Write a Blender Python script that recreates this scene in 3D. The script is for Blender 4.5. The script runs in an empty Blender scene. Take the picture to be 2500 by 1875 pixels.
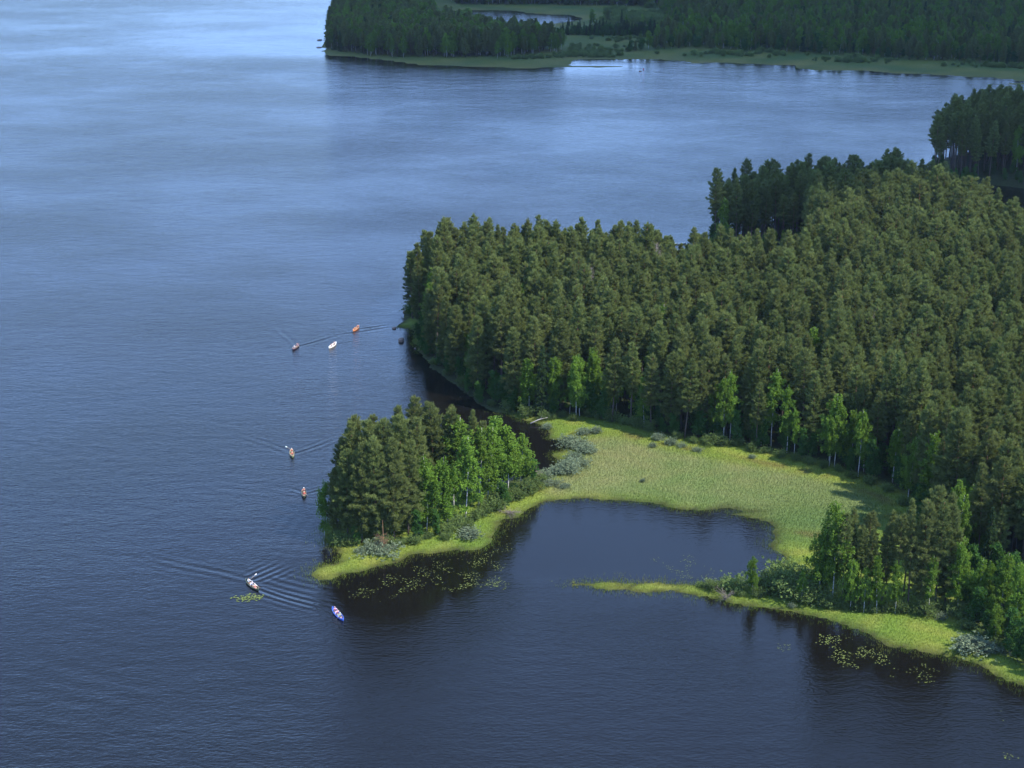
import bpy, bmesh, math, random
import numpy as np
from mathutils import Vector, Matrix

R = math.radians
rng = np.random.default_rng(7)
random.seed(7)
S = bpy.context.scene
COL = S.collection

# ------------------------------------------------------------------ camera
F = 4000.0                      # focal length in pixels of the 2500 px wide photograph
HOR = -377.0                    # horizon row
TH = math.atan((937.5 - HOR) / F)
CAMH = 116.0
cam = bpy.data.cameras.new("camera")
cam.sensor_width = 36.0
cam.lens = F / 2500 * 36
cam.clip_start = 1.0
cam.clip_end = 20000.0
camo = bpy.data.objects.new("camera", cam)
COL.objects.link(camo)
camo.location = (0, 0, CAMH)
camo.rotation_euler = (math.pi / 2 - TH, 0, 0)
S.camera = camo

# ------------------------------------------------------------------ sky, sun, exposure
SUN_AZ, SUN_EL = 112.0, 50.0     # azimuth clockwise from the view direction (+Y)
w = bpy.data.worlds.new("World")
S.world = w
w.use_nodes = True
wn = w.node_tree
bg = wn.nodes["Background"]
sky = wn.nodes.new("ShaderNodeTexSky")
sky.sky_type = 'NISHITA'
sky.sun_disc = False
sky.sun_elevation = R(SUN_EL)
sky.sun_rotation = R(SUN_AZ)
sky.air_density = 0.40
sky.dust_density = 0.0
sky.ozone_density = 3.0
# bluish cloud veil added over the clear sky to brighten the water, patchy
tc = wn.nodes.new("ShaderNodeTexCoord")
mp = wn.nodes.new("ShaderNodeMapping"); mp.inputs[3].default_value = (1.0, 1.0, 2.6)
nz = wn.nodes.new("ShaderNodeTexNoise"); nz.inputs["Scale"].default_value = 3.2; nz.inputs["Detail"].default_value = 5; nz.inputs["Roughness"].default_value = .5
mr = wn.nodes.new("ShaderNodeMapRange"); mr.inputs[1].default_value = .35; mr.inputs[2].default_value = .68; mr.inputs[3].default_value = .75; mr.inputs[4].default_value = 1.45
vm = wn.nodes.new("ShaderNodeVectorMath"); vm.operation = 'SCALE'; vm.inputs[0].default_value = (1.22, 2.1, 4.0)
va = wn.nodes.new("ShaderNodeVectorMath"); va.operation = 'ADD'
wn.links.new(tc.outputs["Generated"], mp.inputs[0]); wn.links.new(mp.outputs[0], nz.inputs[0]); wn.links.new(nz.outputs[0], mr.inputs[0])
wn.links.new(mr.outputs[0], vm.inputs["Scale"]); wn.links.new(vm.outputs[0], va.inputs[0]); wn.links.new(sky.outputs[0], va.inputs[1])
wn.links.new(va.outputs[0], bg.inputs[0])
bg.inputs[1].default_value = 0.125
sl = bpy.data.lights.new("sun", 'SUN')
sl.energy = 4.8
sl.angle = R(0.5)
sl.color = (1.0, 0.95, 0.86)
so = bpy.data.objects.new("sun", sl)
COL.objects.link(so)
sdir = Vector((math.sin(R(SUN_AZ)) * math.cos(R(SUN_EL)), math.cos(R(SUN_AZ)) * math.cos(R(SUN_EL)), math.sin(R(SUN_EL))))
so.rotation_euler = sdir.to_track_quat('Z', 'Y').to_euler()
so.location = (300, 300, 400)
S.view_settings.view_transform = 'Standard'
S.view_settings.look = 'None'
S.view_settings.exposure = 1.08
S.view_settings.gamma = 1.0
S.cycles.max_bounces = 6
S.cycles.diffuse_bounces = 3
S.cycles.glossy_bounces = 2
S.cycles.transparent_max_bounces = 4
S.cycles.volume_bounces = 0
S.cycles.sample_clamp_indirect = 4.0

# ------------------------------------------------------------------ survey: picture rows to ground metres
cT, sT = math.cos(TH), math.sin(TH)
def P(px, py, z=0.0):
    px = np.asarray(px, float); py = np.asarray(py, float)
    a = (px - 1250.0) / F; b = -(py - 937.5) / F
    dx = a; dy = cT + b * sT; dz = -sT + b * cT
    t = (z - CAMH) / dz
    return np.stack([dx * t, dy * t], -1)
def PX(x, y, z=0.0):
    zc = y * cT - (z - CAMH) * sT
    u = x; v = y * sT + (z - CAMH) * cT
    return 1250 + F * u / zc, 937.5 - F * v / zc
def poly(pts):
    a = np.array(pts, float)
    return P(a[:, 0], a[:, 1])

MAIN = poly([(964,800),(972,793),(985,780),(990,757),(1000,740),(1040,722),(1100,712),(1200,705),(1350,702),(1500,706),(1600,715),(1660,712),(1700,690),(1712,650),(1712,610),(1735,585),(1800,572),(1900,560),(2000,548),(2100,538),(2200,525),(2260,505),(2275,470),(2270,430),(2283,395),(2330,380),(2420,365),(2520,355),(2700,340),(3000,330),(3400,330),(3400,2100),(3000,1960),(2700,1790),(2500,1679),(2408,1637),(2374,1620),(2320,1603),(2172,1578),(2109,1544),(2045,1521),(1940,1494),(1834,1481),(1789,1475),(1767,1468),(1702,1457),(1666,1447),(1575,1445),(1453,1436),(1402,1428),(1467,1421),(1539,1421),(1630,1425),(1698,1430),(1760,1432),(1821,1430),(1860,1420),(1893,1400),(1912,1375),(1912,1356),(1887,1345),(1883,1327),(1894,1302),(1879,1280),(1847,1269),(1785,1255),(1850,1251),(1785,1241),(1684,1249),(1630,1237),(1557,1224),(1431,1217),(1358,1220),(1315,1230),(1286,1248),(1262,1262),(1238,1268),(1215,1285),(1200,1320),(1175,1341),(1080,1346),(1016,1354),(963,1373),(890,1392),(827,1404),(817,1420),(763,1411),(752,1400),(773,1388),(820,1373),(830,1354),(811,1331),(795,1322),(782,1300),(800,1285),(860,1262),(950,1240),(1050,1222),(1150,1197),(1250,1178),(1322,1164),(1344,1157),(1384,1139),(1387,1128),(1358,1123),(1348,1110),(1377,1099),(1384,1076),(1337,1070),(1337,1052),(1325,1040),(1290,1031),(1239,1012),(1181,997),(1167,986),(1109,939),(1069,914),(1022,860),(1008,830),(1011,807),(990,802)])
BAY = poly([(2400,448),(2500,460),(2700,475),(2900,490),(2900,790),(2700,750),(2560,712),(2490,684),(2440,648),(2405,600),(2385,540),(2390,480)])
FAR = poly([(822,-40),(815,5),(803,40),(792,70),(785,90),(783,128),(798,136),(863,140),(960,150),(1025,159),(1148,163),(1249,167),(1318,168),(1335,165),(1392,165),(1450,166),(1506,165),(1545,164),(1506,161),(1450,160),(1400,160),(1385,158),(1400,154),(1408,150),(1414,145),(1600,146),(1658,149),(1690,155),(1771,154),(1853,158),(1952,159),(1930,166),(1988,173),(2065,173),(2142,175),(2169,180),(2269,183),(2404,189),(2463,194),(2500,199),(2700,215),(3000,230),(3400,240),(4200,-100),(4200,-240),(-1500,-240),(-1500,-170),(700,-140)])
POND = poly([(1085,72),(1085,35),(1107,26),(1148,25),(1261,26),(1278,32),(1392,38),(1410,42),(1408,51),(1371,54),(1339,60),(1359,63),(1326,66),(1250,70)])
ISLET = poly([(2428,203),(2440,200),(2470,202),(2490,201),(2520,203),(2530,206),(2486,207),(2455,206)])

def sd_poly(pts, q):
    """signed distance (positive inside) of points q to polygon pts"""
    out = np.empty(len(q))
    a = pts; b = np.roll(pts, -1, 0); e = b - a
    l2 = (e ** 2).sum(1)
    for s in range(0, len(q), 20000):
        p = q[s:s + 20000]
        wv = p[:, None, :] - a[None]
        t = np.clip((wv * e[None]).sum(2) / l2, 0, 1)
        d = np.sqrt(((wv - e[None] * t[..., None]) ** 2).sum(2)).min(1)
        c = (a[None, :, 1] > p[:, None, 1]) != (b[None, :, 1] > p[:, None, 1])
        xi = a[:, 0] + (p[:, None, 1] - a[:, 1]) / np.where(e[:, 1] == 0, 1e-9, e[:, 1]) * e[:, 0]
        ins = ((c & (p[:, None, 0] < xi)).sum(1) % 2) == 1
        out[s:s + 20000] = np.where(ins, d, -d)
    return out
def wob(q, s=1.0):
    x, y = q[:, 0], q[:, 1]
    return s * (0.35 * np.sin(x * .9 + 1.3 * np.sin(y * .37)) + .35 * np.sin(y * .8 + 1.7 * np.sin(x * .41)) + .25 * np.sin(x * 2.1 + y * 1.7) + .2 * np.sin(x * 3.3 - y * 2.9))
def land_sd(q):
    m = np.minimum(sd_poly(MAIN, q), -sd_poly(BAY, q)) + wob(q, .8)
    fa = np.minimum(sd_poly(FAR, q), -sd_poly(POND, q))
    fa = np.maximum(fa, sd_poly(ISLET, q)) + wob(q * .3, 1.6)
    return np.maximum(m, fa)
HILL = P(2560, 425)
def height(q, sd=None):
    if sd is None: sd = land_sd(q)
    h = np.where(sd > 0, .28 * (1 - np.exp(-sd / 1.2)) + .012 * np.clip(sd, 0, 60), np.maximum(sd * .3, -1.5))
    d = q - HILL
    h = h + np.where(sd > 0, 1, 0) * np.minimum(1, np.clip(sd, 0, 99) / 8) * 5 * np.exp(-(d[:, 0] / 38) ** 2 - (d[:, 1] / 48) ** 2)
    return h
def hgt(x, y):
    return float(height(np.array([[x, y]]))[0])

# ------------------------------------------------------------------ helpers
def mesh(name, V, Fc, mats=(), midx=None, attrs=None, smooth=False):
    """V (n,3), Fc (m,3) or (m,4) index array"""
    me = bpy.data.meshes.new(name)
    V = np.asarray(V, np.float32); Fc = np.asarray(Fc, np.int32)
    k = Fc.shape[1]
    me.vertices.add(len(V)); me.vertices.foreach_set("co", V.ravel())
    me.loops.add(len(Fc) * k); me.loops.foreach_set("vertex_index", Fc.ravel())
    me.polygons.add(len(Fc))
    me.polygons.foreach_set("loop_start", np.arange(0, len(Fc) * k, k, dtype=np.int32))
    me.polygons.foreach_set("loop_total", np.full(len(Fc), k, np.int32))
    for m in mats: me.materials.append(m)
    if midx is not None: me.polygons.foreach_set("material_index", np.asarray(midx, np.int32))
    if smooth: me.polygons.foreach_set("use_smooth", np.ones(len(Fc), bool))
    me.update(calc_edges=True)
    for nm, (dom, typ, arr) in (attrs or {}).items():
        a = me.attributes.new(nm, typ, dom)
        if typ == 'FLOAT': a.data.foreach_set("value", np.asarray(arr, np.float32).ravel())
        elif typ == 'INT': a.data.foreach_set("value", np.asarray(arr, np.int32).ravel())
        elif typ == 'FLOAT_VECTOR': a.data.foreach_set("vector", np.asarray(arr, np.float32).ravel())
        elif typ == 'FLOAT_COLOR': a.data.foreach_set("color", np.asarray(arr, np.float32).ravel())
    return me
def link(name, data, parent=None, loc=None, rz=None):
    o = bpy.data.objects.new(name, data)
    COL.objects.link(o)
    if parent is not None: o.parent = parent
    if loc is not None: o.location = loc
    if rz is not None: o.rotation_euler = (0, 0, rz)
    return o
def tag(o, label=None, cat=None, group=None, kind=None):
    if label: o["label"] = label
    if cat: o["category"] = cat
    if group: o["group"] = group
    if kind: o["kind"] = kind
    return o
def tube(pts, rad, n=6, cap=True):
    """tapered tube as quads-as-tris; returns V, F(tri)"""
    pts = np.asarray(pts, float); rad = np.asarray(rad, float)
    t = np.gradient(pts, axis=0); t /= np.linalg.norm(t, axis=1)[:, None] + 1e-9
    up = np.where(np.abs(t[:, 2:3]) > .9, np.array([[1., 0, 0]]), np.array([[0, 0, 1.]]))
    u = np.cross(t, up); u /= np.linalg.norm(u, axis=1)[:, None] + 1e-9
    v = np.cross(t, u)
    an = np.arange(n) * 2 * math.pi / n
    V = (pts[:, None] + rad[:, None, None] * (u[:, None] * np.cos(an)[None, :, None] + v[:, None] * np.sin(an)[None, :, None])).reshape(-1, 3)
    Fs = []
    for i in range(len(pts) - 1):
        for j in range(n):
            a = i * n + j; b = i * n + (j + 1) % n; c = a + n; d = b + n
            Fs += [(a, b, d), (a, d, c)]
    if cap:
        V = np.vstack([V, pts[0], pts[-1]]); k = len(V)
        for j in range(n):
            Fs.append((k - 2, (j + 1) % n, j)); o = (len(pts) - 1) * n
            Fs.append((k - 1, o + j, o + (j + 1) % n))
    return V, np.array(Fs)
class MB:
    def __init__(s): s.V = []; s.F = []; s.n = 0; s.A = []
    def add(s, V, Fc, a=0.5):
        s.V.append(np.asarray(V, float)); s.F.append(np.asarray(Fc) + s.n); s.n += len(V)
        s.A.append(np.full(len(Fc), a) if np.isscalar(a) else np.asarray(a))
    def get(s): return np.vstack(s.V), np.vstack(s.F), np.concatenate(s.A)

# ------------------------------------------------------------------ materials
def newmat(name):
    m = bpy.data.materials.new(name); m.use_nodes = True
    nt = m.node_tree; nt.nodes.clear()
    out = nt.nodes.new("ShaderNodeOutputMaterial")
    return m, nt, out
def N(nt, typ, **kw):
    n = nt.nodes.new(typ)
    for k, v in kw.items():
        if k == 'ins':
            for i, x in v.items():
                if isinstance(x, bpy.types.NodeSocket): nt.links.new(x, n.inputs[i])
                else: n.inputs[i].default_value = x
        else: setattr(n, k, v)
    return n
def MA(nt, op, a, b=None, c=None):
    n = N(nt, "ShaderNodeMath", operation=op)
    for i, x in enumerate((a, b, c)):
        if x is None: continue
        if isinstance(x, bpy.types.NodeSocket): nt.links.new(x, n.inputs[i])
        else: n.inputs[i].default_value = x
    return n.outputs[0]
def MIX(nt, f, a, b):
    n = N(nt, "ShaderNodeMix", data_type='RGBA')
    for i, x in ((0, f), (6, a), (7, b)):
        if isinstance(x, bpy.types.NodeSocket): nt.links.new(x, n.inputs[i])
        else: n.inputs[i].default_value = x if i == 0 else (*x, 1)
    return n.outputs[2]
def leafmat(name, lo, hi, vary, trans=.3, alt=None):
    """foliage: darker old and lighter young growth by leaf, hue by tree"""
    m, nt, out = newmat(name)
    at = N(nt, "ShaderNodeAttribute", attribute_name="tint")
    oi = N(nt, "ShaderNodeObjectInfo")
    c = MIX(nt, at.outputs["Fac"], lo, hi)
    c = MIX(nt, MA(nt, 'MULTIPLY', oi.outputs["Random"], vary[1]), c, alt or tuple(x * 1.2 for x in hi))
    hs = N(nt, "ShaderNodeHueSaturation", ins={0: .5, 1: 1.0, 2: MA(nt, 'MULTIPLY_ADD', MA(nt, 'FRACT', MA(nt, 'MULTIPLY', oi.outputs["Random"], 17.3)), vary[0], 1 - vary[0] / 2), 4: c})
    d = N(nt, "ShaderNodeBsdfDiffuse", ins={0: hs.outputs[0], 1: .5})
    t = N(nt, "ShaderNodeBsdfTranslucent", ins={0: hs.outputs[0]})
    mx = N(nt, "ShaderNodeMixShader", ins={0: trans, 1: d.outputs[0], 2: t.outputs[0]})
    nt.links.new(mx.outputs[0], out.inputs[0])
    return m
def barkmat(name, lo, hi, zsplit=None, marks=None):
    m, nt, out = newmat(name)
    tc = N(nt, "ShaderNodeTexCoord")
    nz = N(nt, "ShaderNodeTexNoise", ins={0: tc.outputs["Object"], 2: 3.0, 3: 4.0})
    c = MIX(nt, nz.outputs[0], lo, tuple(x * .6 for x in lo))
    if zsplit:
        sp = N(nt, "ShaderNodeSeparateXYZ", ins={0: tc.outputs["Object"]})
        mr = N(nt, "ShaderNodeMapRange", ins={0: sp.outputs[2], 1: zsplit[0], 2: zsplit[1]})
        c = MIX(nt, mr.outputs[0], c, hi)
    if marks:
        mp = N(nt, "ShaderNodeMapping", ins={0: tc.outputs["Object"]}); mp.inputs[3].default_value = (3, 3, 1.6)
        n2 = N(nt, "ShaderNodeTexNoise", ins={0: mp.outputs[0], 2: 2.5, 3: 3.0})
        mr = N(nt, "ShaderNodeMapRange", ins={0: n2.outputs[0], 1: .56, 2: .66})
        c = MIX(nt, mr.outputs[0], c, marks)
    b = N(nt, "ShaderNodeBsdfPrincipled", ins={0: c, 2: .9})
    nt.links.new(b.outputs[0], out.inputs[0])
    return m
def plain(name, col, rough=.6, noise=.15, scale=8.0):
    m, nt, out = newmat(name)
    tc = N(nt, "ShaderNodeTexCoord")
    nz = N(nt, "ShaderNodeTexNoise", ins={0: tc.outputs["Object"], 2: scale, 3: 4.0})
    c = MIX(nt, nz.outputs[0], tuple(x * (1 - noise) for x in col), tuple(min(1, x * (1 + noise)) for x in col))
    b = N(nt, "ShaderNodeBsdfPrincipled", ins={0: c, 2: rough})
    nt.links.new(b.outputs[0], out.inputs[0])
    return m

M = {}
M['pine'] = leafmat('pine_needles', (.056, .082, .024), (.168, .212, .064), (.35, .35), .30, alt=(.15, .15, .05))
M['birch'] = leafmat('birch_leaves', (.060, .125, .020), (.150, .260, .036), (.35, .3), .40, alt=(.19, .27, .045))
M['alder'] = leafmat('alder_leaves', (.028, .085, .022), (.070, .150, .032), (.3, .3), .35)
M['spruce'] = leafmat('spruce_needles', (.022, .045, .018), (.050, .085, .030), (.3, .2), .15)
M['willow'] = leafmat('willow_leaves', (.085, .12, .065), (.19, .235, .145), (.2, .3), .3)
M['shrub'] = leafmat('shrub_leaves', (.055, .095, .028), (.14, .195, .06), (.35, .4), .35)
M['dead'] = leafmat('dead_twigs', (.12, .10, .085), (.22, .19, .165), (.2, .2), .0)
M['reddead'] = leafmat('dead_red_needles', (.16, .085, .05), (.26, .16, .10), (.2, .2), .1)
M['pinebark'] = barkmat('pine_bark', (.10, .075, .06), (.21, .105, .06), (6, 12))
M['birchbark'] = barkmat('birch_bark', (.62, .60, .56), (.3, .3, .3), None, (.05, .045, .04))
M['darkbark'] = barkmat('dark_bark', (.09, .08, .065), (.2, .2, .2))
M['greybark'] = barkmat('grey_wood', (.32, .30, .28), (.2, .2, .2))

# ---- water
WAKES = []   # (x0,y0,x1,y1,width,wavelength,amp) in metres
def wake(p0, p1, width, lam, amp):
    a = P(*p0); b = P(*p1)
    WAKES.append((a[0], a[1], b[0], b[1], width, lam, amp))
wake((722,848),(664,785),1.5,2.4,1.5)
wake((724,846),(835,815),1.5,2.4,1.9)
wake((835,815),(955,798),1.8,2.6,1.2)
wake((870,803),(950,792),1.5,2.2,1.2)
wake((813,841),(900,825),1.2,1.5,.7)
wake((715,1108),(560,1050),2.2,2.2,.8)
wake((715,1108),(835,1065),2.2,1.8,1.1)
wake((742,1206),(690,1190),1.4,1.6,.7)
wake((742,1206),(800,1190),1.4,1.6,.8)
wake((742,1204),(470,1165),6,3.5,.22)
wake((608,1418),(300,1345),3.0,2.2,.6)
wake((612,1416),(700,1375),3.4,1.5,1.0)
wake((630,1437),(815,1495),1.9,1.5,1.5)
wake((640,1420),(800,1462),6,1.9,.55)
wake((735,1260),(640,1400),7,2.6,.25)
wake((300,1760),(-60,1660),16,4.0,.30)
wake((300,1150),(-60,1030),9,4.0,.22)
wake((1540,168),(1600,166),1.2,3.0,1.0)
def watermat():
    m, nt, out = newmat('lake_water')
    ge = N(nt, "ShaderNodeNewGeometry")
    sp = N(nt, "ShaderNodeSeparateXYZ", ins={0: ge.outputs["Position"]})
    X, Y = sp.outputs[0], sp.outputs[1]
    calm = N(nt, "ShaderNodeAttribute", attribute_name="calm").outputs["Fac"]
    def noise(sx, sy, scale, det, rot=0.0, rough=.55, off=0):
        mp = N(nt, "ShaderNodeMapping", ins={0: ge.outputs["Position"]})
        mp.inputs[1].default_value = (off, off * 1.7, 0); mp.inputs[2].default_value = (0, 0, rot); mp.inputs[3].default_value = (sx, sy, 1)
        return N(nt, "ShaderNodeTexNoise", noise_dimensions='2D', ins={0: mp.outputs[0], 2: scale, 3: det, 4: rough}).outputs[0]
    n1 = noise(.75, 1.5, 1.3, 3.0, R(6))            # main ripples, ~1 m
    n2 = noise(.7, 1.5, .26, 6.0, R(-8), .66, off=13)      # longer waves
    n3 = noise(1.2, 2.0, 1.4, 2.0, R(20), off=5)      # fine chop
    pat = noise(.8, 1.2, .011, 5.0, R(25), .62, off=3)   # gust patches
    pm = N(nt, "ShaderNodeMapRange", ins={0: pat, 1: .36, 2: .64, 3: .62, 4: 1.28}).outputs[0]
    h = MA(nt, 'ADD', MA(nt, 'MULTIPLY', n1, .27), MA(nt, 'ADD', MA(nt, 'MULTIPLY', n2, .52), MA(nt, 'MULTIPLY', n3, .10)))
    n4 = noise(.55, 1.0, .13, 3.0, R(4), .6, off=21)
    fy = N(nt, "ShaderNodeMapRange", ins={0: Y, 1: 380.0, 2: 950.0, 3: .2, 4: 1.9}).outputs[0]
    h = MA(nt, 'ADD', h, MA(nt, 'MULTIPLY', n4, fy))
    h = MA(nt, 'MULTIPLY', h, MA(nt, 'MULTIPLY', pm, MA(nt, 'SUBTRACT', 1.0, MA(nt, 'MULTIPLY', calm, .955))))
    # wake node group
    g = bpy.data.node_groups.new("wake_arm", 'ShaderNodeTree')
    for nm in ("X", "Y", "ax", "ay", "dx", "dy", "len", "w", "k", "amp"):
        g.interface.new_socket(nm, in_out='INPUT', socket_type='NodeSocketFloat')
    g.interface.new_socket("h", in_out='OUTPUT', socket_type='NodeSocketFloat')
    gi = g.nodes.new("NodeGroupInput"); go = g.nodes.new("NodeGroupOutput"); o = gi.outputs
    rx = MA(g, 'SUBTRACT', o[0], o[2]); ry = MA(g, 'SUBTRACT', o[1], o[3])
    u = MA(g, 'ADD', MA(g, 'MULTIPLY', rx, o[4]), MA(g, 'MULTIPLY', ry, o[5]))
    v = MA(g, 'SUBTRACT', MA(g, 'MULTIPLY', ry, o[4]), MA(g, 'MULTIPLY', rx, o[5]))
    v = MA(g, 'ADD', v, MA(g, 'MULTIPLY', MA(g, 'SINE', MA(g, 'MULTIPLY', u, .31)), .25))
    tt = MA(g, 'DIVIDE', u, o[6])
    ww = MA(g, 'MULTIPLY', o[7], MA(g, 'MULTIPLY_ADD', tt, .9, .55))
    gv = MA(g, 'EXPONENT', MA(g, 'MULTIPLY', MA(g, 'POWER', MA(g, 'ABSOLUTE', MA(g, 'DIVIDE', v, ww)), 2.0), -1.0))
    s0 = N(g, "ShaderNodeMapRange", ins={0: tt, 1: -.02, 2: .04}).outputs[0]
    s1 = N(g, "ShaderNodeMapRange", ins={0: tt, 1: 1.0, 2: .45}).outputs[0]
    hh = MA(g, 'MULTIPLY', MA(g, 'MULTIPLY', MA(g, 'SINE', MA(g, 'MULTIPLY', v, o[8])), gv), MA(g, 'MULTIPLY', MA(g, 'MULTIPLY', s0, s1), o[9]))
    g.links.new(hh, go.inputs[0])
    for (x0, y0, x1, y1, wd, lam, amp) in WAKES:
        L = math.hypot(x1 - x0, y1 - y0)
        gn = nt.nodes.new("ShaderNodeGroup"); gn.node_tree = g
        nt.links.new(X, gn.inputs[0]); nt.links.new(Y, gn.inputs[1])
        for i, val in enumerate((x0, y0, (x1 - x0) / L, (y1 - y0) / L, L, wd, 2 * math.pi / lam, amp * .17)):
            gn.inputs[i + 2].default_value = val
        h = MA(nt, 'ADD', h, gn.outputs[0])
    bp = N(nt, "ShaderNodeBump", ins={0: .33, 1: 1.0})
    hn = [i for i, s_ in enumerate(bp.inputs) if s_.name == "Height"][0]
    nt.links.new(h, bp.inputs[hn])
    b = N(nt, "ShaderNodeBsdfPrincipled", ins={0: (.004, .0035, .003, 1), 2: .03})
    b.inputs["IOR"].default_value = 1.333
    rr = MA(nt, 'SUBTRACT', .075, MA(nt, 'MULTIPLY', calm, .07))
    nt.links.new(rr, b.inputs[2])
    nt.links.new(bp.outputs[0], b.inputs["Normal"])
    nt.links.new(b.outputs[0], out.inputs[0])
    return m
M['water'] = watermat()

def groundmat():
    m, nt, out = newmat('marsh_ground')
    at = N(nt, "ShaderNodeAttribute", attribute_name="gcol")
    ge = N(nt, "ShaderNodeNewGeometry")
    mp = N(nt, "ShaderNodeMapping", ins={0: ge.outputs["Position"]}); mp.inputs[3].default_value = (.5, 1, 1)
    n1 = N(nt, "ShaderNodeTexNoise", ins={0: mp.outputs[0], 2: 1.4, 3: 6.0, 4: .65}).outputs[0]
    n2 = N(nt, "ShaderNodeTexNoise", ins={0: mp.outputs[0], 2: .12, 3: 5.0, 4: .6}).outputs[0]
    hs = N(nt, "ShaderNodeHueSaturation", ins={0: MA(nt, 'MULTIPLY_ADD', n2, .06, .47), 1: 1.0, 2: MA(nt, 'MULTIPLY_ADD', n1, .9, .55), 4: at.outputs["Color"]})
    bp = N(nt, "ShaderNodeBump", ins={0: 1.0, 1: .5}); bp_i = [i for i, s_ in enumerate(bp.inputs) if s_.name == "Height"][0]
    nt.links.new(n1, bp.inputs[bp_i])
    b = N(nt, "ShaderNodeBsdfPrincipled", ins={0: hs.outputs[0], 2: .95})
    b.inputs["Specular IOR Level"].default_value = .1
    nt.links.new(bp.outputs[0], b.inputs["Normal"])
    nt.links.new(b.outputs[0], out.inputs[0])
    return m
M['ground'] = groundmat()
def grassmat():
    m, nt, out = newmat('sedge_blades')
    at = N(nt, "ShaderNodeAttribute", attribute_name="gcol")
    d = N(nt, "ShaderNodeBsdfDiffuse", ins={0: at.outputs["Color"]})
    t = N(nt, "ShaderNodeBsdfTranslucent", ins={0: at.outputs["Color"]})
    mx = N(nt, "ShaderNodeMixShader", ins={0: .35, 1: d.outputs[0], 2: t.outputs[0]})
    nt.links.new(mx.outputs[0], out.inputs[0])
    return m
M['grass'] = grassmat()

# ------------------------------------------------------------------ vegetation zones
def inpoly(pp, q): return sd_poly(pp, q)
FOREST = poly([(1012,870),(1012,786),(955,776),(960,600),(1690,560),(1700,500),(2240,440),(2270,375),(2420,360),(3100,335),(3390,340),(3390,1960),(2900,1880),(2620,1720),(2480,1632),(2420,1600),(2383,1565),(2341,1520),(2330,1480),(2320,1400),(2300,1340),(2250,1290),(2214,1262),(2198,1219),(2112,1179),(2003,1141),(1937,1126),(1829,1104),(1756,1086),(1630,1076),(1575,1058),(1453,1028),(1365,1020),(1300,1028),(1240,1012),(1000,1000)])
MEADOW = poly([(1395,1075),(1500,1068),(1600,1095),(1750,1128),(1900,1152),(2040,1185),(2130,1225),(2150,1260),(2080,1290),(1990,1300),(1930,1290),(1850,1262),(1690,1240),(1560,1218),(1430,1210),(1330,1215),(1340,1180),(1400,1130)])
GREENB = poly([(1800,1262),(1950,1230),(2130,1240),(2200,1280),(2130,1330),(1960,1345),(1890,1335)])
FARWOOD = [poly([(800,125),(815,-60),(1020,-60),(1070,76),(1180,95),(1310,115),(1371,124),(1371,128),(1241,142),(1131,143),(1060,142),(960,141),(870,134)]),
           poly([(1527,129),(1560,122),(1590,118),(1610,95),(1640,60),(1600,30),(1640,16),(3400,-70),(3400,232),(2700,195),(2500,164),(2314,154),(2178,147),(2042,138),(1907,131),(1817,127),(1672,121)]),
           poly([(826,-60),(1060,-45),(1107,14),(1300,14),(1450,17),(1600,20),(1660,10),(2600,-60),(2600,-110),(1500,-120),(826,-120)]),
           poly([(1320,87),(1400,83),(1600,80),(1640,90),(1600,95),(1500,92),(1400,91),(1330,90)])]
def gcolor(q, sd, ground=False):
    n = len(q); x, y = q[:, 0], q[:, 1]
    px, py = PX(x, y)
    lf = np.sin(x * .11 + 2 * np.sin(y * .07)) * .5 + np.sin(y * .13 + 1.5 * np.sin(x * .09 + 1)) * .5
    mf = np.sin(x * .5 + 2 * np.sin(y * .33)) * np.sin(y * .45 + 1.7 * np.sin(x * .27))
    c = np.tile(np.array([.130, .178, .028]), (n, 1))                 # bright fringe green
    c += (lf[:, None] * np.array([.03, .02, .004]))
    c += np.clip(mf, 0, 1)[:, None] * np.array([.045, .02, .01])
    # brownish wet litter away from the water on the points
    fd = inpoly(FOREST, q)
    md = inpoly(MEADOW, q)
    t = np.clip((md + 1.5) / 4, 0, 1)[:, None]
    cm = np.array([.150, .170, .060]) + lf[:, None] * np.array([.034, .014, .012]) + mf[:, None] * np.array([.016, .006, .006])
    c = c * (1 - t) + cm * t
    gd = np.clip((inpoly(GREENB, q) + 2) / 6, 0, 1)[:, None]
    c = c * (1 - gd * .75) + np.array([.070, .115, .030]) * gd * .75
    gr = (np.clip((px - 1650) / 330, 0, 1) * np.clip((py - 1120) / 90, 0, 1) * np.clip((md + 2) / 5, 0, 1))[:, None] * .62
    c = c * (1 - gr) + np.array([.088, .135, .040]) * gr
    # brown line where meadow meets the rim
    rim = np.exp(-((md + 2.0) / 1.3) ** 2)[:, None] * np.clip((sd - 2) / 3, 0, 1)[:, None] * np.clip(.5 + mf, 0.2, 1)[:, None]
    c = c * (1 - .75 * rim) + np.array([.085, .065, .025]) * .75 * rim
    # wet edge at the lagoon: darker, greener
    we = np.exp(-np.clip(sd, 0, 99) / 2.0)[:, None] * t
    c = c * (1 - .5 * we) + np.array([.07, .11, .025]) * .5 * we
    if ground:
        pt = np.exp(-np.clip(sd - .3, 0, 99) / .9)[:, None]; c = c * (1 - pt) + np.array([.035, .035, .014]) * pt
    # forest floor
    ff = np.clip((fd - .5) / 2.5, 0, 1)[:, None]
    c = c * (1 - ff) + np.array([.035, .045, .018]) * ff
    far = np.clip((y - 690) / 40, 0, 1)[:, None]
    cf = np.array([.072, .096, .023]) + lf[:, None] * np.array([.02, .01, .0]) + np.array([.045, .018, .012]) * np.exp(-np.clip(sd, 0, 99) / 9.0)[:, None] + np.clip(mf, -.3, 1)[:, None] * np.array([.022, .012, .006])
    c = c * (1 - far) + cf * far
    return np.clip(c, .008, 1)

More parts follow.
